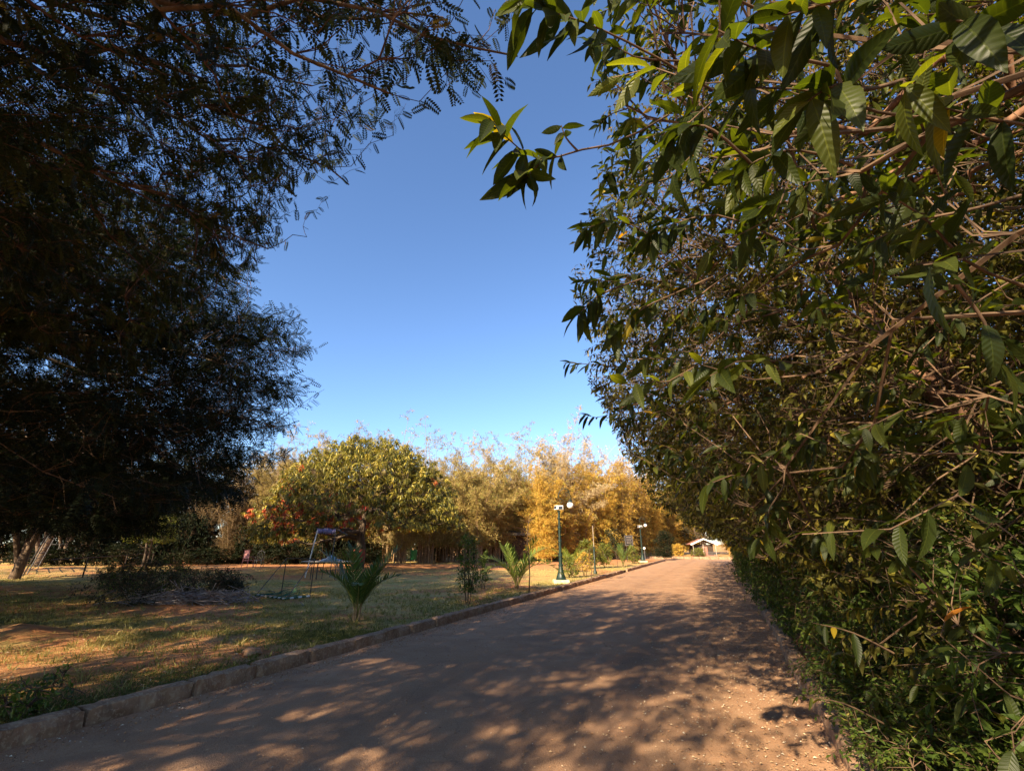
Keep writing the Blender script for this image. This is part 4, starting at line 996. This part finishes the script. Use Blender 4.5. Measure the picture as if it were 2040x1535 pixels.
def frond(rng, L, lean, az, mat, width=.34, nl=26, tint0=.4, up0=1.25, lw=.03):
    """palm frond: rachis + leaflets; az heading, lean = how far it arches outward"""
    K = 12; t = np.linspace(0, 1, K); el = up0 - lean * t ** 1.3
    ds = L / (K - 1); x = np.concatenate([[0], np.cumsum(np.cos(el[:-1]) * ds)]); z = np.concatenate([[0], np.cumsum(np.sin(el[:-1]) * ds)])
    P = np.stack([x * cos(az), x * sin(az), z], -1)
    tt = np.linspace(.22, .99, nl); i = np.minimum((tt * (K - 1)).astype(int), K - 2); f = (tt * (K - 1) - i)[:, None]
    pos = P[i] * (1 - f) + P[i + 1] * f; T = norm(P[i + 1] - P[i]); side = np.array([-sin(az), cos(az), 0.0])
    parts = []
    for s in (-1, 1):
        d = norm(T * .9 + s * side * .75 + rng.normal(0, .08, T.shape) + np.array([0, 0, -.15]))
        N = norm(np.cross(side, T)) * 1.0 + s * side * .3
        ln = width * np.sin(pi * (.18 + .75 * (tt - .2))) ** .6 * rng.uniform(.85, 1.1, nl)
        parts.append(place_leaves(tpl_leaf(3, lw / .3, .3, .3), pos, d, N, ln, np.clip(tint0 + rng.normal(0, .1, nl), 0, 1)))
    V1, F1 = tubes(P[None], np.linspace(.016, .004, K)[None], 5)
    parts.append((V1, F1, np.zeros((len(F1) * 4, 2)), np.full(len(F1), .95)))
    V, Fq, uv, T_ = cat(parts)
    return make_mesh("frond", V, Fq, uv, T_, [mat])
def palm(label, px, py, n, L, mat, seed, lean=(.3, 1.5), width=.34, t0=.35, nst=5, group="young palms by the kerb"):
    rng = np.random.default_rng(seed); root = empty("young_palm", label, "palm", G(px, py, LZ), 0, group)
    mb = MB()
    for k in range(nst): a = k * 1.26; mb.tube([(.05 * cos(a), .05 * sin(a), 0), (.07 * cos(a), .07 * sin(a), .3 * L / 1.5), (.16 * cos(a), .16 * sin(a), .55 * L / 1.5)], [.026, .018, .012], 6)
    mb.build("stem", M['culm'], root, True)
    for k in range(n):
        a = k * 2.4 + rng.uniform(-.3, .3); ln = lean[0] + (lean[1] - lean[0]) * (k / max(1, n - 1))
        o = link("frond", frond(rng, L * rng.uniform(.85, 1.1), ln, a, mat, width, 24, t0 + .3 * (k / n)), root, (0, 0, .04))
    return root
palm("young palm with dark green upright fronds by the kerb", 710, 1235, 11, 1.38, M['palm'], 31, (.12, 1.55), .30, .3)
palm("young palm with bright lime fronds between the dark shrub and the lamp post", 1030, 1176, 9, 1.75, M['palm_lime'], 32, (.4, 2.3), .36, .35)
palm("small spiky palm near the black sign", 1242, 1128, 9, 1.5, M['palm'], 33, (.2, 1.0), .3, .6, 3)
palm("small yellowing palm left of the thin dark post", 1138, 1140, 8, 1.4, M['palm_lime'], 34, (.4, 1.5), .3, .5, 3)

def sapling(label, px, py, h, r, leafm, seed, n3=90, ls=.09, m=8, lo=.3, twigm='twig', dense=1.0):
    return shrub_mesh("sapling", label, seed, h, r, int(n3 * dense), m, ls, SMALL if h < 1.3 or px > 1000 else MID, leafm, twigm, "saplings and shrubs by the kerb", G(px, py, LZ), "shrub", lo=lo)
sapling("tall dark leaved shrub left of the bright palm", 932, 1202, 1.75, .42, 'leaf_shrub', 501, 130, .10, 9, .12)
sapling("small dark leaved shrub just behind the tall one", 962, 1172, 1.2, .35, 'leaf_shrub', 502, 80, .09, 8, .2)
sapling("green leafy bush right of the near lamp post", 1172, 1132, 1.7, .6, 'leaf_lime', 503, 150, .16, 8, .1)
sapling("reddish dry bush between lamp post and thin dark post", 1165, 1148, 1.1, .5, 'bamboo_gold', 504, 90, .10, 7, .2)
sapling("green bush in front of the golden bamboo, right of the thin post", 1205, 1130, 1.5, .65, 'leaf_lime', 505, 150, .15, 8, .1)
sapling("leafy plant behind the lamp post at its foot", 1135, 1150, .9, .5, 'leaf_lime', 506, 100, .12, 8, .1)
sapling("small bush below the black sign", 1262, 1122, 1.3, .6, 'leaf_lime', 507, 140, .13, 8, .1)
# bare sapling
def bare(label, px, py, h, seed):
    rng = np.random.default_rng(seed); root = empty("bare_sapling", label, "sapling", G(px, py, LZ), 0, "saplings and shrubs by the kerb")
    tr_ = curve_pts([(0, 0, 0), (.02, .02, h * .35), (-.04, .0, h * .7), (.03, .02, h)], 9); V, Fq = tubes(tr_[None], np.linspace(.022, .006, 9)[None], 6)
    link("trunk", make_mesh("trunk", V, Fq, mats=[M['twig']], smooth=True), root)
    q = np.stack([rng.normal(0, .35, 26), rng.normal(0, .35, 26), rng.uniform(.4, 1.1, 26) * h], -1)
    s = grow(rng, tr_, np.linspace(.022, .006, 9), [dict(q=q, K=5, r0=.007, r1=.002, wob=.05)]); V, Fq = tubeset(s, [3])
    link("branch", make_mesh("branch", V, Fq, mats=[M['twig_red']]), root)
bare("thin bare sapling just right of the bright palm", 1054, 1180, 2.3, 601)
bare("thin bare sapling beside the near lamp post", 1178, 1156, 1.3, 602)
bare("thin bare stick plant near the small spiky palm", 1230, 1131, 1.2, 603)
# round dark bush at the corner and pale flower shrubs
db = shrub_mesh("round_bush", "dark round bush at the road corner left of the hut", 443, 2.7, 1.15, 700, 7, .16, SMALL, 'leaf_fern', 'twig', None, G(1326, 1113, LZ))
shrub_mesh("corner_bush", "yellow green bush between the round bush and the hut", 445, 1.5, .9, 300, 8, .14, SMALL, 'bamboo_gold', 'twig', None, G(1352, 1107, LZ))
shrub_mesh("end_bush", "light green bush at the end of the hedge by the far kerb", 447, 1.5, .8, 400, 8, .12, SMALL, 'leaf_lime', 'twig', None, (1.2, 47.5, .1))
fp = G(40, 1425, LZ)
shrub_mesh("flowering_plant", "low leafy plant behind the nearest kerb blocks, with a yellowish leaf", 449, .28, .35, 60, 7, .07, MID, 'leaf_shrub', 'twig', None, fp)
shrub_mesh("weed_clump", "tiny dark weed standing on the near lawn", 451, .22, .10, 12, 6, .05, MID, 'leaf_shrub', 'twig', None, G(113, 1370, LZ))

shrub_mesh("porch_bush", "low green bush in front of the railed porch of the hut", 461, 1.0, .9, 260, 8, .12, SMALL, 'leaf_lime', 'twig', None, CW(22.7, 58.6, .1))
# ------------------------------------------------------------------ lamps
def lamp(label, loc, rz, solar=True):
    root = empty("street_lamp", label, "street lamp", loc, rz, "green lamp posts with white globes")
    MB().box((0, 0, .03), (.62, .62, .16), bev=.02).build("plinth", M['cream'], root)
    pr = [(.0, .11), (.20, .11), (.20, .16), (.175, .19), (.165, .24), (.125, .36), (.095, .50), (.08, .60), (.095, .62), (.095, .66), (.072, .69), (.066, .95), (.085, .97), (.085, 1.02), (.062, 1.05), (.058, 1.50), (.075, 1.52), (.075, 1.56), (.056, 1.59),
          (.052, 2.02), (.068, 2.04), (.068, 2.08), (.05, 2.11), (.047, 2.40), (.062, 2.42), (.062, 2.46), (.046, 2.49), (.045, 2.68), (.07, 2.70), (.07, 2.74), (.0, 2.75)]
    MB().lathe(pr, sides=16).build("post", M['green_iron'], root, False)
    mb = MB(); a = np.linspace(pi, -.35, 16)
    pts = [(0, 0, 2.74), (0, 0, 3.0), (0, 0, 3.22)] + [(.25 + .25 * cos(t), 0, 3.30 + .34 * sin(t)) for t in a]
    mb.tube(pts, .017, 6); sc = [(.10 + .10 * cos(t) * (1 - t / 9), 0, 3.12 + .11 * sin(t) * (1 - t / 9)) for t in np.linspace(0, 6, 16)]; mb.tube(sc, .010, 5)
    mb.tube([(.36 + .09 * cos(t) * (1 - t / 8), 0, 3.42 + .09 * sin(t) * (1 - t / 8)) for t in np.linspace(0, 5.5, 14)], .009, 5)
    mb.tube([(.49, 0, 3.20), (.48, 0, 3.12)], .018, 6)
    mb.build("arm", M['green_iron'], root, True)
    ca = MB(); ca.lathe([(.0, 3.17), (.05, 3.16), (.10, 3.11), (.105, 3.08), (.0, 3.075)], (.48, 0, 0), 16); ca.build("lamp_cap", M['green_iron'], root, True)
    gl = MB(); gl.lathe([(.135 * sin(t), 2.96 - .135 * cos(t)) for t in np.linspace(.001, pi - .001, 14)], (.48, 0, 0), 20); gl.build("globe", M['globe'], root, True)
    for k, (dx, dy, r2, ti) in enumerate(((.06, -.10, -.25, .25), (-.10, -.05, -1.1, -.2))):
        R = Matrix.Rotation(r2, 3, 'Z') @ Matrix.Rotation(ti, 3, 'X')
        b = MB().box((dx, dy, 2.86), (.24, .09, .17), M=R, bev=.012).build("floodlight", M['white_paint'], root)
        off = R @ Vector((0, -.05, 0)); MB().box((dx + off.x, dy + off.y, 2.86 + off.z), (.19, .006, .12), M=R).build("glass", M['panel'], b)
    return root
l1 = G(1118, 1160, LZ); lamp("green street lamp with white globe and white floodlights, nearer of the two", l1, _a)
l2 = G(1281, 1119, LZ); lamp("green street lamp with white globe, farther of the two beside the black sign", l2, _a)
gp = G(1286, 1118, LZ); mbx = MB(); rt = empty("garden_light", "small white globe light on a short post in front of the far lamp post", "garden light", gp)
MB().tube([(0, 0, 0), (0, 0, 1.0)], .03, 8).build("post", M['grey_steel'], rt, True); MB().lathe([(.11 * sin(t), 1.08 - .11 * cos(t)) for t in np.linspace(.001, pi - .001, 10)]).build("globe", M['globe'], rt, True)
tp_ = G(1186, 1143, LZ); rt = empty("thin_post", "thin dark green post with pale top between the lamp and the sign", "post", tp_)
MB().lathe([(.10, 0), (.09, .1), (.06, .2), (.045, .5), (.04, 1.3), (.0, 1.31)], sides=10).build("post", M['green_iron'], rt, True)
MB().tube([(0, 0, 1.3), (0, 0, 2.35)], .012, 6).build("tip", M['tabletop'], rt, True)

# black sign board on two legs
sp_ = G(1256, 1117, LZ); rt = empty("black_sign", "small black board on two legs with pale lettering in front of the bamboo", "sign", sp_, _a); rt.scale = (.85, .85, .85)
MB().box((0, 0, 2.05), (.74, .05, .92), bev=.01).build("board", M['black_board'], rt)
fr = MB(); fr.box((0, 0, 2.535), (.84, .07, .05)).box((0, 0, 1.565), (.84, .07, .05)).box((-.395, 0, 2.05), (.05, .07, .92)).box((.395, 0, 2.05), (.05, .07, .92)); fr.build("frame", M['grey_steel'], rt)
for sx in (-.32, .32): MB().tube([(sx, 0, 0), (sx, 0, 1.55)], .03, 8).build("leg", M['dark_steel'], rt)
tx = MB(); rg = random.Random(4)
for k, z in enumerate((2.38, 2.22, 2.06, 1.92, 1.78)):
    x = -.28 + rg.uniform(0, .06)
    while x < .24:
        l = rg.uniform(.05, .14); tx.box((x + l / 2, -.030, z), (l, .006, .022 if k else .035)); x += l + .05
tx.build("lettering", M['tabletop'], rt)

# ------------------------------------------------------------------ play things on the lawn
def W2(px, py): return Vector(G(px, py, LZ))
P1, P2, D1, D2 = W2(560, 1183), W2(617, 1189), W2(508, 1187), W2(568, 1195)
rt = empty("mini_goal", "small folding goal frame with dark green net sagging on the grass", "goal", tuple(P2))
H = Vector((0, 0, 1.02)); off = lambda v: tuple(v - P2)
fr = MB(); fr.tube([off(P1), off(P1 + H)], .015, 6).tube([off(P2), off(P2 + H)], .015, 6).tube([off(P1 + H), off(P2 + H)], .015, 6); fr.build("goal_frame", M['dark_steel'], rt, True)
for q0_, q1_ in ((D1, P1), (D2, P2)): MB().tube([off(q0_), off(q1_ + H)], .013, 6).build("side_strut", M['grey_steel'], rt, True)
gb = MB(); gb.tube([off(D1 + Vector((0, 0, .03))), off(D2 + Vector((0, 0, .03)))], .022, 6).tube([off(P2 + Vector((0, 0, .03))), off(D2 + Vector((0, 0, .03)))], .022, 6).tube([off(P1 + Vector((0, 0, .03))), off(D1 + Vector((0, 0, .03)))], .022, 6); gb.build("ground_bar", M['net'], rt, True)
wb = MB()
for k in range(7):
    f = (k + .5) / 7; q = D1.lerp(D2, f); q2 = D1.lerp(D2, f + .06); wb.tube([off(q + Vector((0, 0, .035))), off(q2 + Vector((0, 0, .035)))], .027, 6)
for k in range(3):
    f = (k + .5) / 3; q = D2.lerp(P2, f); q2 = D2.lerp(P2, f + .14); wb.tube([off(q + Vector((0, 0, .035))), off(q2 + Vector((0, 0, .035)))], .027, 6)
wb.build("white_wrap", M['white_paint'], rt, True)
nt_ = MB(); N1, N2 = 14, 12
def netp(u, v):   # u along the width, v: 0 ground front .. 1 top bar; sags to the ground
    a = D1.lerp(D2, u); b = P1.lerp(P2, u); g = a.lerp(b, min(1, v * 1.6)); z = .03 + (max(0, v - .25) / .75) ** 2.2 * .34 + .02 * sin(u * 19 + v * 9)
    return off(g + Vector((0, 0, z)))
for i in range(N1 + 1): nt_.tube([netp(i / N1, v) for v in np.linspace(0, 1, 9)], .006, 3, False)
for j in range(N2 + 1): nt_.tube([netp(u, j / N2) for u in np.linspace(0, 1, 9)], .006, 3, False)
nt_.build("net", M['net'], rt)

# table with cloth
tc = W2(652, 1153); rt = empty("folding_table", "long pale folding table with thin dark legs under the purple canopy", "table", tuple(tc), _a)
MB().box((0, 0, .72), (2.15, .75, .05), bev=.01).build("tabletop", M['tabletop'], rt)
for sx in (-.62, -.36, .42, .68):
    for sy in (-.3, .3): MB().tube([(sx, sy, 0), (sx * 1.0, sy, .69)], .016, 6).build("leg", M['dark_steel'], rt)
cl = MB(); rg = np.random.default_rng(3); nx = 12; X, Y = np.meshgrid(np.linspace(-.45, .45, nx), np.linspace(-.25, .25, 7))
Z = .78 + .20 * np.exp(-(X / .2) ** 2) * (1 - (Y / .3) ** 2) + rg.normal(0, .018, X.shape); Z[0] = Z[-1] = .755; Z[:, 0] = Z[:, -1] = .755
ii = np.arange(6)[:, None] * nx + np.arange(nx - 1)[None]
cm = make_mesh("crumpled_cloth", np.stack([X, Y, Z], -1).reshape(-1, 3), np.stack([ii, ii + 1, ii + nx + 1, ii + nx], -1).reshape(-1, 4), mats=[M['cloth']], smooth=True)
o = link("crumpled_cloth", cm, loc=tuple(tc + Vector((.05 * cos(_a), .05 * sin(_a), .0))), rz=_a); tag(o, "crumpled pale blue cloth lying on the folding table", "cloth")
sm = o.modifiers.new("s", 'SOLIDIFY'); sm.thickness = .01

# purple canopy on white poles
cp = W2(611, 1150); rt = empty("canopy_frame", "purple fringed canopy strip on thin white poles above the table", "canopy", tuple(cp), _a)
MB().tube([(-.08, 0, 0), (.2, 0, 2.05)], .028, 8).build("pole", M['white_paint'], rt)
MB().tube([(.92, .3, 0), (.94, .3, 2.0)], .018, 8).build("pole", M['grey_steel'], rt)
V = []; Fq = []; nn = 40
for i in range(nn + 1):
    u = i / nn; x = .18 + .76 * u; y = .3 * u; zt = 2.12 - .02 * sin(u * 9); zb = 1.87 + .03 * abs(sin(u * pi * 6)) + (.10 if (i % 5 == 2) else 0)
    V += [(x, y + .02 * sin(u * 40), zt), (x, y + .03 * sin(u * 40 + 1), zb)]
for i in range(nn): Fq.append([2 * i, 2 * i + 2, 2 * i + 3, 2 * i + 1])
o = link("valance", make_mesh("valance", np.array(V), np.array(Fq), mats=[M['purple']], smooth=True), rt); o.modifiers.new("s", 'SOLIDIFY').thickness = .012
MB().tube([(.1, 0, 2.14), (1.05, .3, 2.16)], .018, 6).build("crossbar", M['dark_steel'], rt)
MB().tube([(1.0, .3, 2.1), (1.5, .4, 1.85)], .02, 6).build("strut", M['grey_steel'], rt)

# chairs
def chair(label, px, py, rz, mat, round_back=False):
    rt = empty("garden_chair", label, "chair", tuple(W2(px, py)), rz, "chairs in front of the bamboo")
    MB().box((0, 0, .43), (.46, .44, .04), bev=.012).build("seat", mat, rt)
    if round_back:
        b = MB(); b.tube([(.21 * cos(t), .2 + .0 * t, .75 + .28 * sin(t)) for t in np.linspace(-.4, pi + .4, 16)], .022, 6)
        for k in (-.1, 0, .1): b.tube([(k, .2, .44), (k, .2, 1.0 - abs(k))], .01, 5)
        b.build("backrest", mat, rt, True)
    else: MB().box((0, .21, .80), (.44, .035, .52), bev=.014).build("backrest", mat, rt)
    for sx in (-.2, .2):
        MB().tube([(sx, -.19, .42), (sx * 1.1, -.24, 0)], .018, 6).build("leg", mat, rt); MB().tube([(sx, .2, .6), (sx * 1.1, .26, 0)], .018, 6).build("leg", mat, rt)
        MB().tube([(sx, .2, .66), (sx * 1.1, -.15, .66), (sx, -.2, .44)], .016, 6).build("armrest", mat, rt)
chair("pink backed plastic chair in front of the bamboo, left of the round backed one", 492, 1130, _a + 2.9, M['pink_plastic'])
chair("dark chair with round wire back beside the pink chair", 514, 1130, _a + .2, M['grey_steel'], True)
gb_ = W2(823, 1124); rt = empty("waste_bin", "small green waste bin on legs in front of the bamboo right of the mango", "bin", tuple(gb_), _a)
b = MB(); b.lathe([(.0, .35), (.2, .35), (.25, 1.0), (.27, 1.02), (.235, 1.02), (.19, .38), (0, .38)], sides=16); b.build("bin_body", M['green_plastic'], rt, True)
for sx in (-.22, .22): MB().tube([(sx, 0, 0), (sx * 1.2, 0, .95)], .02, 6).build("leg", M['dark_steel'], rt)

# playground ladder frames, left
def ladder(label, a, b, h, wdt, nr, mat, lean=.35, group="climbing frames at the left"):
    a = Vector(a); b = Vector(b); rt = empty("climbing_ladder", label, "climbing frame", tuple(a), 0, group)
    v = b - a; ln = Vector((lean * cos(_a), lean * sin(_a), 0))
    for q in (Vector((0, 0, 0)), v): MB().tube([tuple(q), tuple(q + ln + Vector((0, 0, h)))], .03, 8).build("side_rail", mat, rt, True)
    for k in range(nr):
        f = (k + .7) / (nr + .4); z = Vector((0, 0, h * f)) + ln * f
        MB().tube([tuple(z), tuple(v + z)], .018, 6).build("rung", mat, rt, True)
ladder("dark leaning ladder frame at the left, nearest the pale twisted trunk", W2(27, 1152), W2(45, 1147), 1.9, .6, 6, M['dark_steel'], .55)
ladder("grey leaning ladder frame with wide rungs right of the dark one", W2(54, 1143), W2(75, 1131), 1.95, .6, 7, M['grey_steel'], .5)
# low rail barrier
a, b = W2(164, 1150), W2(262, 1131); rt = empty("low_rail", "low dark rail on short posts beside the low bushes", "railing", tuple(a), 0)
v = W2(300, 1128) - a
for q in (Vector((0, 0, 0)), v * .5, v): MB().tube([tuple(q), tuple(q + Vector((0, 0, .85)))], .035, 6).build("post", M['wood_dark'], rt)
MB().tube([tuple(Vector((-1.2 * cos(_a) * 1.5, -1.5 * sin(_a), .75))), tuple(v + Vector((0, 0, .82)))], .028, 6).build("rail", M['wood_dark'], rt)
a, b = W2(72, 1124), W2(300, 1120); rt = empty("rail_fence", "grey fence of four horizontal rails in front of the shade trees", "fence", tuple(a), 0); v = b - a
for k in range(8): q = v * (k / 7); MB().tube([tuple(q), tuple(q + Vector((0, 0, 1.45)))], .035, 6).build("post", M['grey_steel'], rt)
for z in (.35, .7, 1.05, 1.4): MB().tube([(0, 0, z), tuple(v * .33 + Vector((0, 0, z + .03))), tuple(v * .66 + Vector((0, 0, z - .02))), tuple(v + Vector((0, 0, z)))], .022, 6).build("rail", M['grey_steel'], rt)

# stone on the lawn
def rock(name, label, loc, s, seed, mat='rock'):
    import bmesh
    bm = bmesh.new(); bmesh.ops.create_icosphere(bm, subdivisions=4, radius=1); r = np.random.default_rng(seed); ph = r.uniform(0, 6, 6)
    for v in bm.verts:
        c = v.co; k = 1 + .14 * sin(c.x * 3 + ph[0]) * sin(c.y * 3.5 + ph[1]) + .08 * sin(c.z * 6 + ph[2] + c.x * 4) + .04 * sin(c.x * 13 + ph[3]) * sin(c.y * 11 + ph[4]) + r.normal(0, .008)
        v.co = Vector((c.x * k * s[0], c.y * k * s[1], c.z * k * s[2]))
    me = bpy.data.meshes.new(name); bm.to_mesh(me); bm.free(); me.materials.append(M[mat]); o = link(name, me, loc=loc, rz=r.uniform(0, 3)); tag(o, label, "stone"); return o
p = G(500, 1303, LZ); rock("stone", "rough orange brown stone lying on the grass near the kerb", (p[0], p[1], LZ + .03), (.17, .11, .06), 3)
p = G(1050, 1110, LZ)

# ------------------------------------------------------------------ huts
hp = G(1026, 1116, LZ); rt = empty("awning_tent", "dark shelter with scalloped grey awning among the bamboo left of the lamp post", "shelter", CW(.35, 42.0, .12), _a)
MB().box((0, 1.5, 1.2), (2.3, 2.4, 2.2), bev=.02).build("wall", M['wood_dark'], rt)
V = []; Fq = []; nn = 48
for i in range(nn + 1):
    u = i / nn; x = -1.3 + 2.6 * u
    V += [(x, 1.4, 2.9), (x, -.3, 2.35), (x, -.32, 2.10 + .07 * abs(sin(u * pi * 12)))]
for i in range(nn): Fq += [[3 * i, 3 * i + 1, 3 * i + 4, 3 * i + 3], [3 * i + 1, 3 * i + 2, 3 * i + 5, 3 * i + 4]]
o = link("awning", make_mesh("awning", np.array(V), np.array(Fq), mats=[M['thatch']]), rt); o.modifiers.new("s", 'SOLIDIFY').thickness = .03
for sx in (-1.2, 1.2): MB().tube([(sx, -.25, 0), (sx, -.25, 2.3)], .04, 6).build("post", M['wood_dark'], rt)

hb = CW(23.9, 60, .1); rt = empty("gabled_hut", "small hut with white gable edge and railed porch at the end of the road", "hut", hb, _a - .15); rt.scale = (.66, .66, .52)
MB().box((0, 1.6, 1.35), (3.6, 3.0, 2.6), bev=.02).build("wall", M['wood_dark'], rt)
MB().box((.3, .07, 1.2), (.9, .06, 2.0)).build("door", M['terracotta'], rt)
rf = MB(); sl_ = math.atan2(1.3, 2.4); Ls = math.hypot(2.4, 1.3)
for s in (-1, 1): rf.box((s * 1.2, 1.2, 3.30), (Ls, 4.4, .10), M=Matrix.Rotation(s * sl_, 3, 'Y'))
rf.build("roof", M['terracotta'], rt)
ff = MB()
for s in (-1, 1): ff.box((s * 1.2, -1.06, 3.30), (Ls + .06, .08, .30), M=Matrix.Rotation(s * sl_, 3, 'Y'))
ff.build("gable_board", M['white_paint'], rt)
for sx in (-2.0, -.2, 2.0): MB().box((sx, -.95, 1.4), (.07, .07, 2.8)).build("post", M['tabletop'], rt)
MB().box((0, -.5, .12), (4.4, 1.3, .26)).build("porch_floor", M['terracotta'], rt)
rl = MB(); rl.box((0, -1.0, 1.0), (4.2, .06, .06)).box((0, -1.0, .38), (4.2, .06, .06))
for k in range(26): rl.box((-2.05 + k * .164, -1.0, .69), (.035, .035, .60))
rl.build("railing", M['grey_steel'], rt)

# ------------------------------------------------------------------ grass, litter, pebbles
rng = np.random.default_rng(900)
def ground_scatter(n, fx):
    r = fx(n); return r
def lawn_pts(n, fmax, fmin=1.5):
    out = []
    while sum(len(o) for o in out) < n:
        f = fmin + (fmax - fmin) * rng.random(60000) ** .75; r = rng.uniform(-1.35, .75, 60000) * f
        x = r * cos(_a) - f * sin(_a); y = r * sin(_a) + f * cos(_a)
        k = (x < XL - .2) & (x > -45) & (y < 46)
        px, py, d = project(np.stack([x, y, x * 0 + LZ], -1)); k &= (px > -120) & (px < 1500)
        out.append(np.stack([x[k], y[k]], -1))
    return np.concatenate(out)[:n]
def grass_field(n, fmin, fmax, h, wd, dens=True):
    q = lawn_pts(n, fmax, fmin)
    nz = np.sin(q[:, 0] * 1.1 + 2 * np.sin(q[:, 1] * .7)) + np.sin(q[:, 1] * 1.7 + q[:, 0] * .6) + .7 * np.sin(q[:, 0] * 3.1 - q[:, 1] * 2.7)
    nk = XL - q[:, 0]   # distance from the kerb
    keep = (nz + rng.normal(0, .8, len(q)) + np.clip(1.6 - nk, 0, 1.6) * 1.2 > .25)
    s = soil_fn(q[:, 0], q[:, 1]); keep &= rng.random(len(q)) > s * 1.1
    q = q[keep]; nk = nk[keep]; n = len(q)
    pos = np.c_[q, LZ - .015 + .022 * hnoise(q[:, 0], q[:, 1])]; pos[:, 2] = np.where(q[:, 0] > XL - .5, np.minimum(pos[:, 2], LZ - .012), pos[:, 2])
    d = np.c_[rng.normal(0, .55, n), rng.normal(0, .55, n), np.ones(n)]
    green = np.clip(1.3 - nk * .35, 0, 1)
    tint = np.clip(.66 - .42 * green + rng.normal(0, .16, n) + .02 * pos[:, 1], 0, 1)
    return place_leaves(tpl_diamond(wd, .3), pos, d, rng.normal(0, 1, (n, 3)), h * rng.uniform(.5, 1.3, n), tint)
def tufts(n):
    q = lawn_pts(n, 16, 1.8); m = 14
    q = np.repeat(q, m, 0) + rng.normal(0, .022, (n * m, 2)); k = q[:, 0] < XL - .22; q = q[k]; n2 = len(q)
    pos = np.c_[q, np.full(n2, LZ - .02)]; dd = np.c_[rng.normal(0, .4, (n2, 2)), np.ones(n2)]
    return place_leaves(tpl_leaf(2, .09, .3, .5), pos, dd, rng.normal(0, 1, (n2, 3)), rng.uniform(.04, .12, n2), np.clip(rng.normal(.62, .2, n2), 0, 1))
V, Fq, uv, T = cat([tufts(1500), grass_field(150000, 1.8, 9, .034, .17), grass_field(80000, 7, 20, .05, .25), grass_field(40000, 18, 40, .07, .35)])
tag(link("grass", make_mesh("grass", V, Fq, uv, T, [M['grass']])), "short patchy half dry grass covering the lawn", "grass", kind="stuff")
# fallen leaves and petals on the road, thickest below the hedge
def litter(n, size, fn):
    q = fn(n); n = len(q)
    pos = np.c_[q, np.full(n, .012) + rng.random(n) * .006]
    d = np.c_[rng.normal(0, 1, (n, 2)), rng.normal(0, .12, n)]; nr = np.c_[rng.normal(0, .3, (n, 2)), np.ones(n)]
    return place_leaves(tpl_diamond(.55, .35), pos, d, nr, size * rng.uniform(.4, 1.3, n), rng.random(n))
f1 = lambda n: np.c_[XR - .02 - np.abs(rng.normal(0, .95, n)), rng.random(n) ** 1.3 * 34 - .2]
f2 = lambda n: np.c_[rng.uniform(XL + .05, XR, n), rng.random(n) ** 1.3 * 40]
f4 = lambda n: lawn_pts(n, 18, 1.8)
def lawn_litter(n):
    q = f4(n); q = q[q[:, 0] < XL - .25]; n = len(q); pos = np.c_[q, LZ + .012 + .022 * hnoise(q[:, 0], q[:, 1])]
    return place_leaves(tpl_diamond(.5, .4), pos, np.c_[rng.normal(0, 1, (n, 2)), rng.normal(0, .25, n)], np.c_[rng.normal(0, .3, (n, 2)), np.ones(n)], rng.uniform(.02, .06, n), rng.random(n) * .8)
f3 = lambda n: np.c_[XL + .05 + np.abs(rng.normal(0, .22, n)), rng.random(n) * 30]
V, Fq, uv, T = cat([litter(15000, .025, f1), litter(4000, .020, f2), litter(3500, .024, f3), lawn_litter(3500)])
tag(link("leaf_litter", make_mesh("leaf_litter", V, Fq, uv, T, [M['litter']])), "small dry fallen leaves and petals scattered on the road and lawn", "leaf litter", kind="stuff")
# gravel
def oct_stones(n, fn, s0):
    q = fn(n); n = len(q); s = s0 * rng.uniform(.4, 1.5, n)[:, None, None] * rng.uniform(.6, 1.3, (n, 1, 3)) * np.array([1, 1, .7])
    B = np.array([(1, 0, 0), (0, 1, 0), (-1, 0, 0), (0, -1, 0), (0, 0, 1), (0, 0, -1)], float)
    V = B[None] * s + np.c_[q, np.full(n, .008)][:, None]
    Fq = np.array([[0, 1, 4], [1, 2, 4], [2, 3, 4], [3, 0, 4], [1, 0, 5], [2, 1, 5], [3, 2, 5], [0, 3, 5]])
    return V.reshape(-1, 3), (Fq[None] + (np.arange(n) * 6)[:, None, None]).reshape(-1, 3)
V, Fq = oct_stones(5200, lambda n: np.c_[rng.uniform(XL + .05, XR, n), rng.random(n) ** 1.6 * 22], .0065)
V2, F2 = oct_stones(2200, lambda n: np.c_[XL + .05 + np.abs(rng.normal(0, .25, n)), rng.random(n) * 26], .009)
tag(link("gravel", make_mesh("gravel", np.vstack([V, V2]), np.vstack([Fq, F2 + len(V)]), mats=[M['rock']])), "loose grit and small stones on the road", "gravel", kind="stuff")
